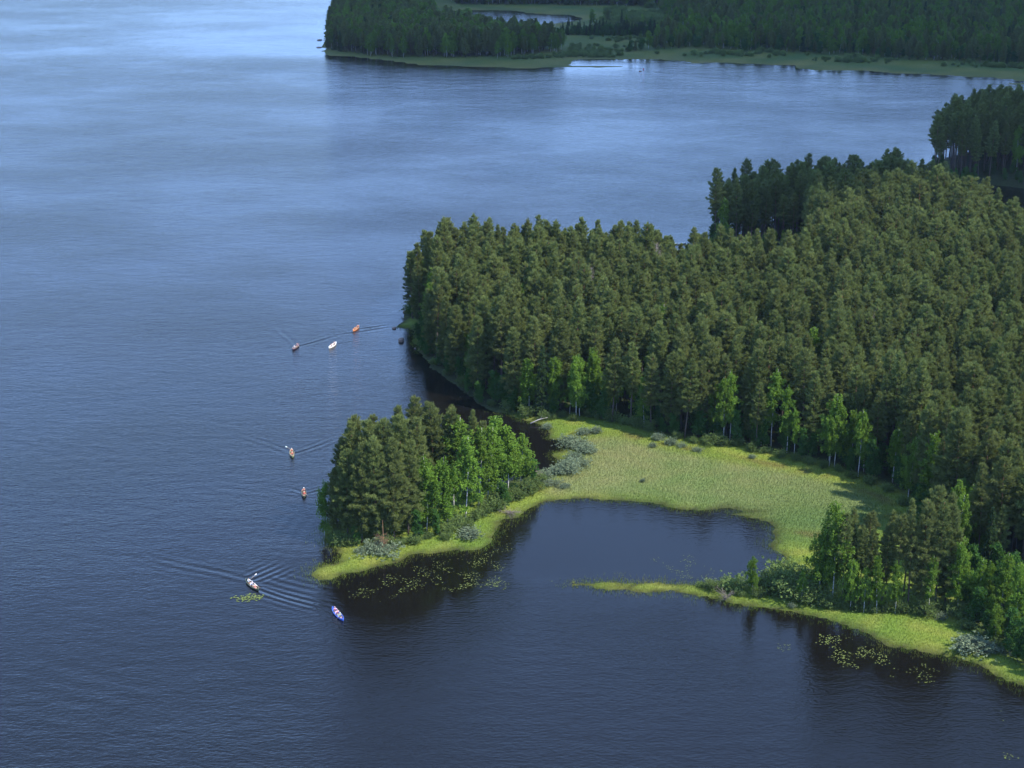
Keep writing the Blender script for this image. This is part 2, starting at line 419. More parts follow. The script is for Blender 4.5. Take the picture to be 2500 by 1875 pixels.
# ------------------------------------------------------------------ ground and water sheets
def grid_land(name, x0, x1, y0, y1, st, cut=None, label=None):
    xs = np.arange(x0, x1 + .1, st); ys = np.arange(y0, y1 + .1, st)
    gx, gy = np.meshgrid(xs, ys); q = np.stack([gx.ravel(), gy.ravel()], -1)
    sd = land_sd(q)
    if name == 'ground': sd = np.where(q[:, 1] > 710, -99, sd)
    else: sd = np.where(q[:, 1] < 700, -99, sd)
    h = height(q, sd)
    nx = len(xs)
    i = (np.arange(len(ys) - 1)[:, None] * nx + np.arange(nx - 1)[None]).ravel()
    Fq = np.stack([i, i + 1, i + nx + 1, i + nx], -1)
    keep = (sd[Fq] > -4 - st).any(1)
    Fq = Fq[keep]
    used, inv = np.unique(Fq, return_inverse=True)
    V = np.column_stack([q, h])[used]; Fq = inv.reshape(-1, 4)
    gc = gcolor(q[used], sd[used], True)
    me = mesh(name, V, Fq, [M['ground']], attrs={'gcol': ('POINT', 'FLOAT_COLOR', np.column_stack([gc, np.ones(len(gc))]))}, smooth=True)
    o = link(name, me); tag(o, kind='structure')
    return o
grid_land('ground', -60, 330, 200, 712, 1.3)
grid_land('far_ground', -1200, 1600, 698, 2700, 7.0)

def water():
    ys = np.concatenate([np.arange(60, 720, 2.2), np.arange(720, 2900, 14), np.arange(2900, 9000, 600)])
    xs = np.concatenate([np.arange(-4000, -110, 400), np.arange(-110, 260, 2.2), np.arange(260, 4200, 300)])
    gx, gy = np.meshgrid(xs, ys); q = np.stack([gx.ravel(), gy.ravel()], -1)
    sd = np.full(len(q), -500.)
    near = (np.abs(q[:, 0]) < 1300) & (q[:, 1] < 2700)
    sd[near] = land_sd(q[near])
    LAG = poly([(1180,1345),(1290,1235),(1400,1210),(1700,1240),(1900,1290),(1930,1400),(1700,1430),(1400,1432),(1180,1420)])
    CH = poly([(1000,830),(1040,830),(1110,900),(1200,980),(1300,1020),(1400,1060),(1400,1160),(1330,1180),(1240,1180),(1120,1080),(1000,950),(985,870)])
    FRT = poly([(800,1400),(960,1370),(1180,1335),(1260,1300),(1280,1400),(1160,1480),(1000,1520),(860,1500),(800,1450)])
    RGT = poly([(1750,1460),(2000,1500),(2200,1560),(2500,1670),(2700,1800),(2700,2000),(2500,1800),(2300,1680),(2100,1660),(1900,1600),(1750,1530)])
    calm = .9 * np.exp(-np.clip(-sd, 0, 999) / 6.0)
    for pg, v, s_ in ((LAG, .92, 5.), (CH, .93, 6.), (FRT, .93, 5.), (RGT, .86, 9.)):
        calm = np.maximum(calm, v / (1 + np.exp(-sd_poly(pg, q) / s_ * 2.5)))
    calm = np.where(q[:, 1] > 720, .85 * np.exp(-np.clip(-sd, 0, 999) / 26.0), calm)
    nx = len(xs)
    i = (np.arange(len(ys) - 1)[:, None] * nx + np.arange(nx - 1)[None]).ravel()
    Fq = np.stack([i, i + 1, i + nx + 1, i + nx], -1)
    me = mesh('water', np.column_stack([q, np.zeros(len(q))]), Fq, [M['water']], attrs={'calm': ('POINT', 'FLOAT', calm)})
    tag(link('water', me), kind='structure')
water()

# unseen wooded ridges all round, added to keep bright horizon out of water reflections
M['unseen_hill'] = plain('unseen_wooded_hill', (.030, .050, .026), .95, .3, .02)
def unseen_hills():
    V = []; Fs = []; na = 240
    for k, (rad, zt) in enumerate(((3300, -2), (3450, .55), (3900, 1.0), (5200, .8), (6500, -2))):
        for i in range(na):
            a = 2 * math.pi * i / na
            hh = 140 + 30 * math.sin(3 * a + 1) + 14 * math.sin(7 * a + 2) + 8 * math.sin(17 * a) + 4 * math.sin(41 * a + k)
            V.append((rad * math.cos(a), 300 + rad * math.sin(a), zt * hh if zt > 0 else zt))
    for k in range(4):
        for i in range(na):
            j = (i + 1) % na; Fs.append((k * na + i, k * na + j, (k + 1) * na + j, (k + 1) * na + i))
    tag(link('unseen_hills', mesh('unseen_hills', np.array(V), np.array(Fs)[:, ::-1], [M['unseen_hill']], smooth=True)), kind='structure')
unseen_hills()

# ------------------------------------------------------------------ tree prototypes
def blades(rg, C, D, K, ln, wd, spread, up, tint, diamond=False):
    """K leaf blades round every clump centre C heading along D"""
    n = len(C)
    d = D[:, None] + up * np.array([0, 0, 1.]) + spread * rg.normal(size=(n, K, 3))
    d /= np.linalg.norm(d, axis=2)[..., None] + 1e-9
    L = ln * rg.uniform(.7, 1.25, (n, K, 1))
    base = C[:, None] + rg.normal(size=(n, K, 3)) * ln * .22
    sdv = np.cross(d, rg.normal(size=(n, K, 3))); sdv /= np.linalg.norm(sdv, axis=2)[..., None] + 1e-9
    W = wd * rg.uniform(.7, 1.2, (n, K, 1)) * .5
    tip = base + d * L
    mid = base + d * L * .45
    tt = np.repeat(np.clip(tint[:, None] + rg.normal(size=(n, K)) * .18, 0, 1)[..., None], 2 if diamond else 1, 2)
    if diamond:
        V = np.stack([base, mid - sdv * W, tip, mid + sdv * W], 2).reshape(-1, 3)
        b = np.arange(n * K)[:, None] * 4
        Fs = np.concatenate([b + np.array([0, 1, 2]), b + np.array([0, 2, 3])], 1).reshape(-1, 3)
        return V, Fs, tt.reshape(-1)
    V = np.stack([base - sdv * W, base + sdv * W, tip], 2).reshape(-1, 3)
    return V, np.arange(n * K * 3).reshape(-1, 3), tt.reshape(-1)
def crown_mesh(name, mb, mat):
    V, Fs, A = mb.get()
    return mesh(name, V, Fs, [mat], attrs={'tint': ('FACE', 'FLOAT', A)})
def bend(rg, h, n, amp):
    z = np.linspace(0, h, n); ph = rg.uniform(0, 6.28, 2)
    return np.column_stack([amp * np.sin(z / h * 3 + ph[0]) - amp * math.sin(ph[0]), amp * np.sin(z / h * 2.4 + ph[1]) - amp * math.sin(ph[1]), z])
def pine(seed, h=20., cb=.42, Rr=2.5, dens=1.0, blob=0.0, bare=False):
    rg = np.random.default_rng(seed)
    tr = MB(); cr = MB()
    ax = bend(rg, h, 9, .25)
    tr.add(*tube(ax, np.linspace(.20, .03, 9) * (h / 20), 6))
    axp = lambda z: np.array([np.interp(z, ax[:, 2], ax[:, 0]), np.interp(z, ax[:, 2], ax[:, 1]), z])
    for k in range(9):   # dry stubs under the crown
        z = rg.uniform(.3, 1) * cb * h; a = rg.uniform(0, 6.28); L = rg.uniform(.5, 1.5)
        p = axp(z); tr.add(*tube([p, p + np.array([math.cos(a) * L, math.sin(a) * L, -.1 * L])], [.03, .01], 3, False))
    z = cb * h
    while z < h * .985:
        t = (z / h - cb) / (1 - cb)
        prof = (min(1, .45 + t * 2.6)) * (1 - max(0, t - .22) / .78) ** (.62 - .22 * blob) if t > .22 else min(1, .45 + t * 2.6)
        nb = int(round((6.6 if t < .85 else 5) * dens)) + rg.integers(0, 2)
        a0 = rg.uniform(0, 6.28)
        for b in range(nb):
            a = a0 + b * 6.283 / nb + rg.normal() * .25
            L = max(.25, Rr * prof * rg.uniform(.5, 1.22))
            el = R(-6 + 50 * t ** 1.3 + rg.normal() * 6)
            d = np.array([math.cos(a) * math.cos(el), math.sin(a) * math.cos(el), math.sin(el)])
            p0 = axp(z + rg.normal() * .08); p1 = p0 + d * L * .6; p2 = p0 + d * L + np.array([0, 0, .16 * L])
            (tr if bare else cr).add(*tube([p0, p1, p2], [.04 * (1 - t) + .012, .022, .008], 3, False), a=.0)
            if bare:
                for k in range(7):
                    q = p1 + (p2 - p1) * rg.uniform(-.5, 1); dd = d + rg.normal(size=3) * .7
                    cr.add(*tube([q, q + dd * .5 * rg.uniform(.5, 1.2)], [.022, .008], 3, False), a=rg.uniform(0, 1))
                continue
            nc = max(3, int(L * 6.2))
            s = rg.uniform(.28, 1.0, nc) ** .8
            lat = np.array([-math.sin(a), math.cos(a), 0.])
            C = p0 + (p2 - p0) * s[:, None] + lat * (rg.normal(size=(nc, 1)) * .30 * L * (1.15 - s[:, None])) + np.array([0, 0, 1.]) * rg.normal(size=(nc, 1)) * .07
            D = np.tile(d * .7, (nc, 1)) + lat * rg.normal(size=(nc, 1)) * .4
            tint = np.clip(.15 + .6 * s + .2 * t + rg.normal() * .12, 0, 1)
            cr.add(*(lambda V, Fs, A: (V, Fs, A))(*blades(rg, C, D, 13, .50, .105, .42, .42, tint)))
        z += rg.uniform(.55, .82) * (h / 20) / (.75 + .25 * dens)
    if not bare:
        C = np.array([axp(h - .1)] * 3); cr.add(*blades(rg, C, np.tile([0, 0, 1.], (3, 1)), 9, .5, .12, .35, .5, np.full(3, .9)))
    V, Fs, A = tr.get()
    tm = mesh('pine_trunk', V, Fs, [M['greybark' if bare else 'pinebark']])
    return tm, crown_mesh('pine_crown', cr, M['dead'] if bare else M['pine'])
def birch(seed, h=16., Rr=2.4, cb=.28, leaf='birch', weep=.5, multi=1, lean=0.0, bark='birchbark', nl=46):
    rg = np.random.default_rng(seed)
    tr = MB(); cr = MB()
    for st in range(multi):
        hh = h * (1 if st == 0 else rg.uniform(.7, .95))
        ax = bend(rg, hh, 9, .35)
        la = rg.uniform(0, 6.28); ln = lean if st == 0 else .14
        ax[:, 0] += ax[:, 2] * ln * math.cos(la); ax[:, 1] += ax[:, 2] * ln * math.sin(la)
        tr.add(*tube(ax, np.linspace(.11, .015, 9) * (h / 16) ** .8, 6))
        axp = lambda z: np.array([np.interp(z, np.linspace(0, hh, 9), ax[:, i]) for i in range(3)])
        for b in range(int(nl * (1 if st == 0 else .6))):
            t = rg.uniform(0, 1) ** .85; z = hh * (cb + (1 - cb) * t * .97)
            prof = math.sin(math.pi * min(.98, (.16 + .80 * t))) ** .6 * (1.1 - .45 * t)
            L = max(.35, Rr * prof * rg.uniform(.55, 1.15)); a = rg.uniform(0, 6.28); el = R(rg.uniform(22, 60))
            d = np.array([math.cos(a) * math.cos(el), math.sin(a) * math.cos(el), math.sin(el)])
            p0 = axp(z); p1 = p0 + d * L * .7; p2 = p0 + np.array([d[0], d[1], d[2] * .35]) * L * 1.25
            cr.add(*tube([p0, p1, p2], [.035, .02, .006], 3, False), a=.0)
            ns = max(4, int(L * 5.5)); cl_t = rg.normal() * .16
            for s in range(ns):
                f = rg.uniform(.3, 1.05); q = p0 + (p1 - p0) * min(1, f / .7) if f < .7 else p1 + (p2 - p1) * (f - .7) / .3
                q = q + rg.normal(size=3) * .28
                hang = weep * rg.uniform(.4, 1.6) * 1.2; nc = 3
                zz = np.linspace(0, 1, nc)[:, None]
                C = q + np.hstack([rg.normal(size=(nc, 2)) * .10, -zz * hang])
                D = np.tile(np.array([d[0] * .5, d[1] * .5, -.35 * weep * 2]), (nc, 1))
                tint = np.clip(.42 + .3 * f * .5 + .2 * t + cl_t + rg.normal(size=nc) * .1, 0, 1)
                cr.add(*blades(rg, C, D, 7, .32, .20, .75, .12, tint, True))
    V, Fs, A = tr.get()
    return mesh('birch_trunk', V, Fs, [M[bark]]), crown_mesh('birch_crown', cr, M[leaf])
def spruce(seed, h=17., Rr=2.1):
    rg = np.random.default_rng(seed); tr = MB(); cr = MB()
    ax = bend(rg, h, 6, .08); tr.add(*tube(ax, np.linspace(.18, .02, 6), 6))
    z = h * .06
    while z < h * .98:
        t = z / h; L0 = Rr * (1 - t) ** .85 + .12
        nb = 8 if t < .7 else 6
        for b in range(nb):
            a = rg.uniform(0, 6.28); L = L0 * rg.uniform(.75, 1.12)
            d = np.array([math.cos(a), math.sin(a), -.28 + .7 * t])
            p0 = np.array([0, 0, z]); p2 = p0 + d * L
            nc = max(2, int(L * 4.5)); s = rg.uniform(.2, 1, nc)
            lat = np.array([-math.sin(a), math.cos(a), 0])
            C = p0 + (p2 - p0) * s[:, None] + lat * rg.normal(size=(nc, 1)) * .2 * L * (1.1 - s[:, None])
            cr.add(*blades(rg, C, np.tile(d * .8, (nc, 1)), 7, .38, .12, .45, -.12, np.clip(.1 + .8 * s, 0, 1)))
        z += .34
    V, Fs, A = tr.get()
    return mesh('spruce_trunk', V, Fs, [M['darkbark']]), crown_mesh('spruce_crown', cr, M['spruce'])
def bush(seed, h=1.6, Rr=1.3, leaf='shrub', K=6, size=.2, stems=14):
    rg = np.random.default_rng(seed); tr = MB(); cr = MB()
    for s in range(stems):
        a = rg.uniform(0, 6.28); rr = Rr * rg.uniform(.2, 1.0) ; hh = h * rg.uniform(.6, 1.05) * (1 - .45 * (rr / Rr) ** 2)
        p0 = np.array([math.cos(a) * rr * .15, math.sin(a) * rr * .15, 0]); p2 = np.array([math.cos(a) * rr, math.sin(a) * rr, hh])
        p1 = (p0 + p2) / 2 + np.array([0, 0, hh * .12])
        tr.add(*tube([p0, p1, p2], [.035, .022, .008], 3, False))
        nc = 24; f = rg.uniform(.25, 1.08, nc)
        C = p0 + (p2 - p0) * f[:, None] + rg.normal(size=(nc, 3)) * np.array([.24, .24, .2]) * (Rr / 1.3)
        C[:, 2] = np.abs(C[:, 2])
        D = (C - np.array([0, 0, h * .3])); D /= np.linalg.norm(D, axis=1)[:, None] + 1e-6
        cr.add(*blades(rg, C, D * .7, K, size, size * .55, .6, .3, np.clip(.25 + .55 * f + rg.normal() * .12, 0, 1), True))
    V, Fs, A = tr.get()
    return mesh('bush_stems', V, Fs, [M['darkbark']]), crown_mesh('bush_leaves', cr, M[leaf])

PR = {
 'pine': [pine(11, 20, .40, 2.5), pine(12, 20, .46, 2.3, 1.0), pine(13, 20, .36, 2.7, 1.05, .5), pine(14, 20, .50, 2.4, .9, .8), pine(15, 20, .42, 2.1, 1.0), pine(16, 20, .34, 2.6, 1.1, .3)],
 'bigpine': [pine(21, 20, .13, 3.2, 1.15, .7), pine(22, 20, .08, 3.0, 1.1, .8), pine(23, 20, .16, 3.1, 1.15, 1.0)],
 'tallpine': [pine(31, 20, .58, 2.5, .85, 1.0), pine(32, 20, .55, 2.7, .8, .9)],
 'birch': [birch(41, Rr=2.9, cb=.2, nl=54), birch(42, Rr=2.5, cb=.15, weep=.3, nl=54), birch(43, Rr=3.2, cb=.22, weep=.6, nl=60), birch(44, Rr=2.4, cb=.3, weep=.35)],
 'weep': [birch(51, h=15, Rr=3.0, cb=.12, weep=.95, nl=64), birch(52, h=15, Rr=2.6, cb=.18, weep=.8, nl=56)],
 'alder': [birch(61, h=10, Rr=2.0, cb=.10, leaf='alder', weep=.15, multi=2, bark='darkbark'), birch(62, h=10, Rr=1.7, cb=.12, leaf='alder', weep=.2, bark='darkbark')],
 'spruce': [spruce(71), spruce(72, Rr=1.8)],
 'dead': [pine(81, 19, .35, 2.2, .9, 0, True)],
 'willow': [bush(91, 1.1, 1.3, 'willow', 6, .17, 16), bush(92, .9, 1.5, 'willow', 6, .16, 16)],
 'shrub': [bush(95, 2.0, 1.5, 'shrub', 6, .22, 18), bush(96, 1.6, 1.3, 'shrub', 6, .2, 16), bush(97, 2.6, 1.7, 'shrub', 6, .22, 20)],
}
KIND = {'pine': ('pine_tree', 'pine tree'), 'bigpine': ('pine_tree', 'pine tree'), 'tallpine': ('pine_tree', 'pine tree'), 'birch': ('birch_tree', 'birch tree'), 'weep': ('birch_tree', 'birch tree'),
        'alder': ('alder_tree', 'alder tree'), 'spruce': ('spruce_tree', 'spruce tree'), 'dead': ('dead_pine', 'dead tree'), 'willow': ('willow_bush', 'willow bush'), 'shrub': ('shrub', 'shrub')}
PH = {'pine': 20, 'bigpine': 20, 'tallpine': 20, 'birch': 16, 'weep': 15, 'alder': 10, 'spruce': 17, 'dead': 19, 'willow': 1.0, 'shrub': 2.0}
def put(kind, x, y, h, label, group, wx=1.0, var=None, z=None):
    ms = PR[kind]; v = random.randrange(len(ms)) if var is None else var
    nm, cat = KIND[kind]
    e = link(nm, None, loc=(x, y, (hgt(x, y) if z is None else z) - .05))
    e.rotation_euler = (random.gauss(0, .012), random.gauss(0, .012), random.uniform(0, 6.28))
    s = h / PH[kind]; e.scale = (s * wx, s * wx, s)
    bsh = kind in ('willow', 'shrub')
    link('stems' if bsh else 'trunk', ms[v][0], e); link('foliage' if bsh else ('branches' if kind == 'dead' else 'crown'), ms[v][1], e)
    tag(e, label, cat, group)
    return e
ORD = ['first', 'second', 'third', 'fourth', 'fifth', 'sixth', 'seventh', 'eighth', 'ninth', 'tenth', 'eleventh', 'twelfth', 'thirteenth', 'fourteenth', 'fifteenth', 'sixteenth', 'seventeenth', 'eighteenth', 'nineteenth', 'twentieth']
def ordn(i):
    if i < 20: return ORD[i]
    tens = {2: 'twenty', 3: 'thirty', 4: 'forty', 5: 'fifty', 6: 'sixty', 7: 'seventy', 8: 'eighty', 9: 'ninety'}
    n = i + 1
    if n >= 100: return f"{n}th"
    if n % 10 == 0: return tens[n // 10][:-1] + 'ieth'
    return tens[n // 10] + '-' + ORD[n % 10 - 1]

# ------------------------------------------------------------------ island wood (the wooded point in front)
ISL = [  # px, py, kind, height
 ('bigpine', 826, 1316, 13), ('bigpine', 850, 1322, 17), ('bigpine', 884, 1330, 18.5), ('bigpine', 922, 1328, 19.5), ('bigpine', 962, 1326, 19), ('bigpine', 997, 1312, 17.5),
 ('bigpine', 838, 1292, 17), ('bigpine', 872, 1296, 20), ('bigpine', 908, 1296, 20.5), ('bigpine', 948, 1292, 20.5), ('bigpine', 985, 1288, 21), ('bigpine', 1022, 1285, 20),
 ('bigpine', 880, 1268, 19.5), ('bigpine', 925, 1262, 19), ('pine', 975, 1254, 20.5), ('bigpine', 1020, 1250, 21.5), ('bigpine', 1062, 1248, 20.5), ('bigpine', 1100, 1240, 19),
 ('pine', 1052, 1232, 18.5), ('pine', 1098, 1226, 18.5), ('pine', 1157, 1210, 16.5), ('pine', 1180, 1216, 15)]
n = 0
rows = ['front row', 'middle row', 'back row']
cnt = [0, 0, 0, 0]
for k, (kd, px, py, h) in enumerate(ISL):
    x, y = P(px, py)
    r = 0 if k < 6 else 1 if k < 12 else 2
    lb = f"dark dense pine, {ordn(cnt[r])} from the left in the {rows[r]} on the wooded point"
    cnt[r] += 1
    put(kd, x, y, h, lb, 'pines on the wooded point', .95)
ISB = [('weep', 793, 1312, 11, 'drooping birch leaning over the lake at the left end of the wooded point', .62),
 ('weep', 1042, 1302, 14.5, 'large weeping birch standing in front of the pines on the wooded point', .95),
 ('weep', 1092, 1292, 13.5, 'weeping birch just right of the largest weeping birch on the point', .95),
 ('birch', 1136, 1277, 16, 'white stemmed birch with a leaning foot on the wooded point', 1.05),
 ('birch', 1108, 1250, 18, 'tall birch with its top between the pines and the birch wood of the point', 1.1),
 ('birch', 1168, 1245, 15.5, 'birch with a bright white foot beside the dark gap of the point', 1.0),
 ('birch', 1190, 1228, 14.5, 'birch with paired white stem right of the dark gap on the point', 1.0),
 ('birch', 1216, 1212, 15.5, 'tall airy birch near the right end of the point, top above its neighbours', 1.15),
 ('birch', 1240, 1206, 13, 'second birch from the right end of the wooded point', 1.1),
 ('birch', 1268, 1196, 11, 'birch at the right end of the wooded point above the channel', 1.1),
 ('alder', 1020, 1325, 6, 'low dark green alder under the weeping birch on the point', .9),
 ('alder', 1066, 1312, 5, 'low alder at the foot of the weeping birches', .9),
 ('alder', 873, 1334, 4, 'bright green alder sapling in front of the leftmost pines', .9),
 ('alder', 1290, 1192, 6, 'round green alder where the point meets the sedge meadow', 1.1),
 ('alder', 1232, 1240, 5, 'round alder by the lagoon at the right of the birches', 1.1)]
for kd, px, py, h, lb, wx in ISB:
    x, y = P(px, py)
    put(kd, x, y, h, lb, {'weep': 'birches on the wooded point', 'birch': 'birches on the wooded point', 'alder': 'alders on the wooded point'}[kd], wx * 1.2)

# ------------------------------------------------------------------ spit wood
rs = np.random.default_rng(3)
SP = [('birch', 2030, 1478, 17.5, 'tall light green birch with a pointed top, left end of the spit wood'), ('birch', 2000, 1470, 13, 'shorter birch at the left end of the spit wood'),
 ('pine', 2055, 1482, 16, 0), ('spruce', 2075, 1476, 14, 0), ('pine', 2098, 1484, 14, 0), ('pine', 2120, 1488, 13.5, 0), ('pine', 2150, 1486, 14.5, 0), ('tallpine', 2182, 1490, 16, 0),
 ('pine', 2215, 1494, 17, 0), ('bigpine', 2245, 1492, 18.5, 0), ('pine', 2280, 1494, 18.5, 0), ('bigpine', 2305, 1490, 17.5, 0),
 ('pine', 2068, 1455, 15, 0), ('tallpine', 2110, 1458, 14.5, 0), ('pine', 2160, 1460, 15, 0), ('pine', 2205, 1462, 17, 0), ('bigpine', 2262, 1460, 19, 0), ('pine', 2300, 1462, 18, 0),
 ('birch', 2075, 1494, 9, 'small white stemmed birch at the foot of the spit pines'), ('birch', 2108, 1500, 8, 'leaning young birch in front of the spit pines'), ('birch', 2140, 1502, 10, 'young birch standing amid the front of the spit wood'),
 ('birch', 2185, 1503, 9, 'young birch with low leaves right of the middle of the spit wood'), ('birch', 2266, 1506, 10, 'bright green birch with a white foot before the biggest spit pine'), ('birch', 2338, 1502, 12.5, 'round topped birch at the right end of the spit wood'),
 ('birch', 1838, 1457, 7.2, 'lone small birch standing by itself on the narrow spit'), ('birch', 1955, 1478, 6, 'low birch among willows left of the spit wood'), ('birch', 2330, 1478, 13, 'leafy birch behind the right end of the spit wood'),
 ('birch', 2478, 1562, 12, 'round pale birch at the shore near the right edge of the picture'), ('birch', 2440, 1530, 12, 'birch behind the pale shore birch at the right edge'),
 ('birch', 2380, 1510, 10, 'birch in the dark hollow right of the spit wood'), ('birch', 2335, 1385, 12, 'birch catching light in the gap behind the spit wood')]
c1 = c2 = 0
for k, (kd, px, py, h, lb) in enumerate(SP):
    x, y = P(px, py)
    if not lb:
        if kd == 'spruce': lb = 'dark slim spruce among the pines of the spit wood'
        elif py > 1472: lb = f"slender pine, {ordn(c1)} from the left in the front line of the spit wood"; c1 += 1
        else: lb = f"pine, {ordn(c2)} from the left in the rear line of the spit wood"; c2 += 1
    put(kd, x, y, h, lb, {'birch': 'birches of the spit', 'spruce': None}.get(kd, 'pines of the spit wood'), .9 if kd != 'birch' else 1.0)

# ------------------------------------------------------------------ main forest
def jitter(x0, x1, y0, y1, st, rg, j=.42):
    xs = np.arange(x0, x1, st); ys = np.arange(y0, y1, st)
    gx, gy = np.meshgrid(xs, ys); gx[1::2] += st / 2
    q = np.stack([gx.ravel(), gy.ravel()], -1)
    return q + rg.uniform(-j, j, q.shape) * st
SMALL = [('dead', 1438, 850, 19.5), ('dead', 1604, 795, 20.5), ('dead', 2116, 960, 18)]
BIRCHES = [(1406,1027,14,'birch','white stemmed birch, first from the left by the bright meadow rim'), (1415,1020,14,'birch','birch close behind the first white stem by the meadow rim'), (1449,1012,14,'birch','left one of twin white birch stems leaning at the meadow rim'), (1455,1011,14.5,'birch','right one of twin white birch stems leaning at the meadow rim'),
 (1504,1012,14,'birch','bright green full birch lit up in front of the dark wood'), (1540,1008,13,'birch','birch between the bright full birch and the reddish stem'), (1577,1010,13.5,'birch','birch with a white and reddish stem in the dark hollow'), (1781,1083,15,'birch','thin birch with a long bare white stem at the meadow edge'), (1766,1089,14,'birch','leafy birch just left of the long bare white stem'),
 (1858,1095,11,'birch','broad green birch in front of the pines right of the white stem'), (2108,1160,13,'birch','bright birch deep in the corner of the meadow'), (2178,1185,11,'birch','grey green birch with two white feet in the meadow corner'), (2240,1190,13,'birch','light green birch behind the meadow corner'),
 (2320,1230,13,'birch','sunlit yellow green birch on the dark forest edge above the spit'), (2335,1330,12,'birch','birch standing in the dark inlet of the forest edge'), (1990,600,17,'birch','big pale green birch in front of the shaded pines'), (2040,605,15.5,'weep','pale weeping birch beside the big pale birch by the shaded pines'),
 (2212,640,14.5,'birch','vivid green birch standing out among back pines'), (2462,640,15,'birch','vivid birch top near the bay at the right edge'), (1770,640,12,'birch','dark green birch at the foot of the shaded pines'), (2125,640,10,'birch','small bluish green birch left of the vivid birch')]
q = jitter(-60, 260, 185, 715, 3.55, rng)
sd = land_sd(q); fd = sd_poly(FOREST, q)
q2 = q[(sd > 1.6) & (fd > .3)]
px, py = PX(q2[:, 0], q2[:, 1])
vis = (px > -100) & (px < 2850) & (py < 2000)
q2 = q2[vis]; px = px[vis]; py = py[vis]
sd2 = land_sd(q2); fd2 = sd_poly(FOREST, q2)
# keep clear of the named birches
bp = np.array([P(b[0], b[1]) for b in BIRCHES])
dmin = np.sqrt(((q2[:, None] - bp[None]) ** 2).sum(2)).min(1)
ok = dmin > 1.9
q2, px, py, sd2, fd2 = q2[ok], px[ok], py[ok], sd2[ok], fd2[ok]
edge = np.minimum(sd2, fd2)
u = rng.uniform(size=len(q2))
kinds = np.full(len(q2), 'pine', dtype=object)
nearedge = (edge < 6.0) & (py > 750)
kinds[nearedge & (u < .26)] = 'birch'
kinds[nearedge & (u >= .26) & (u < .40)] = 'alder'
kinds[nearedge & (u >= .40) & (u < .45)] = 'spruce'
kinds[~nearedge & (u < .022)] = 'birch'
kinds[~nearedge & (u >= .022) & (u < .05)] = 'spruce'
kinds[(kinds == 'pine') & nearedge & (u > .72)] = 'bigpine'
hN = np.clip(rng.normal(19.2, 1.9, len(q2)), 14, 23.5)
back = (py < 700) & (px > 1690)
edge = np.where(back & (px > 2200), 99, edge)
kinds[(kinds == 'pine') & back & (u > .6)] = 'tallpine'
hN[back] += 1.0
hN[(edge < 3.5) & ~back] *= .87
hN[kinds == 'birch'] *= rng.uniform(.62, .85, (kinds == 'birch').sum())
hN[kinds == 'alder'] = rng.uniform(5, 11, (kinds == 'alder').sum())
hN[kinds == 'spruce'] *= rng.uniform(.6, .95, (kinds == 'spruce').sum())
lowr = (px > 2325) & (py > 1455)
kinds[lowr & (u < .6)] = 'birch'; kinds[lowr & (u >= .6)] = 'alder'
hN[lowr] = rng.uniform(6, 11, lowr.sum()) * np.where(py[lowr] > 1540, .7, 1)
promo = (py < 446) & (px > 2275)
low = (px > 1680) & (px < 1955) & (py > 622) & (py < 742)
kinds[low] = np.where(u[low] < .5, 'alder', 'birch'); hN[low] = rng.uniform(3, 8, low.sum())
kinds[promo & (px < 2335)] = 'tallpine'; kinds[promo & (px >= 2335) & (kinds != 'birch') & (u > .5)] = 'pine'
neck = (px > 2190) & ~promo & (py < 548 + (px - 2190) * .24)
kinds[neck] = 'alder'; hN[neck] = rng.uniform(3.5, 6.5, neck.sum())
hN[promo] *= rng.uniform(.95, 1.15, promo.sum())
hN[(np.abs(px - 1659) < 15) & (py > 680) & (py < 790)] *= .70
zz = height(q2, sd2)
dist = np.hypot(q2[:, 0], q2[:, 1])
inview = (px > -20) & (px < 2520) & (py < 1880)
front = (edge < 4.2) & (py > 740)
score = dist - np.where(front, 200, 0) + np.where(inview, 0, 1e5)
isP = np.isin(kinds, ['pine', 'bigpine', 'tallpine'])
indiv = np.zeros(len(q2), bool)
npine = sum(1 for t in ISL) + sum(1 for t in SP if 'pine' in t[0])
idp = np.where(isP)[0]; idp = idp[np.argsort(score[idp])][:298 - npine]; indiv[idp] = True
for kd, mx in (('birch', 150), ('alder', 150), ('spruce', 120)):
    ii = np.where((kinds == kd) & inview)[0]; ii = ii[np.argsort(score[ii])][:mx]; indiv[ii] = True
print('forest', len(q2), 'individual', indiv.sum())
# leafy undergrowth trees filling the foot of the forest edge
ql = jitter(-60, 260, 185, 600, 2.9, rng); sl_ = land_sd(ql); fl_ = sd_poly(FOREST, ql); el_ = np.minimum(sl_, fl_)
pxl, pyl = PX(ql[:, 0], ql[:, 1])
kl = (el_ > .6) & (el_ < 6) & (pyl > 770) & (pyl < 1880) & (pxl > 900) & (pxl < 2530) & (rng.uniform(size=len(ql)) < .85)
ql, pxl, pyl, sl_ = ql[kl], pxl[kl], pyl[kl], sl_[kl]; zl = height(ql, sl_)
print('undergrowth', len(ql), 'alders', (kinds[indiv] == 'alder').sum())
ol = np.argsort(pxl); ucount = {}
for i in ol:
    rg_ = 'right hand shore' if (pxl[i] > 2330 and pyl[i] > 1250) else 'meadow rim' if (pyl[i] > 1030 and pxl[i] > 1400) or (pyl[i] > 1005 and pxl[i] > 1290) else 'channel'
    r_ = ucount.get(rg_, 0); ucount[rg_] = r_ + 1
    o_ = put('alder', ql[i, 0], ql[i, 1], rng.uniform(3.2, 7.5), f"leafy sapling at the forest foot, {ordn(r_)} from the left by the {rg_}", f"saplings by the {rg_}", rng.uniform(.95, 1.3), z=zl[i])
    o_.name = 'sapling'; o_['category'] = 'sapling'
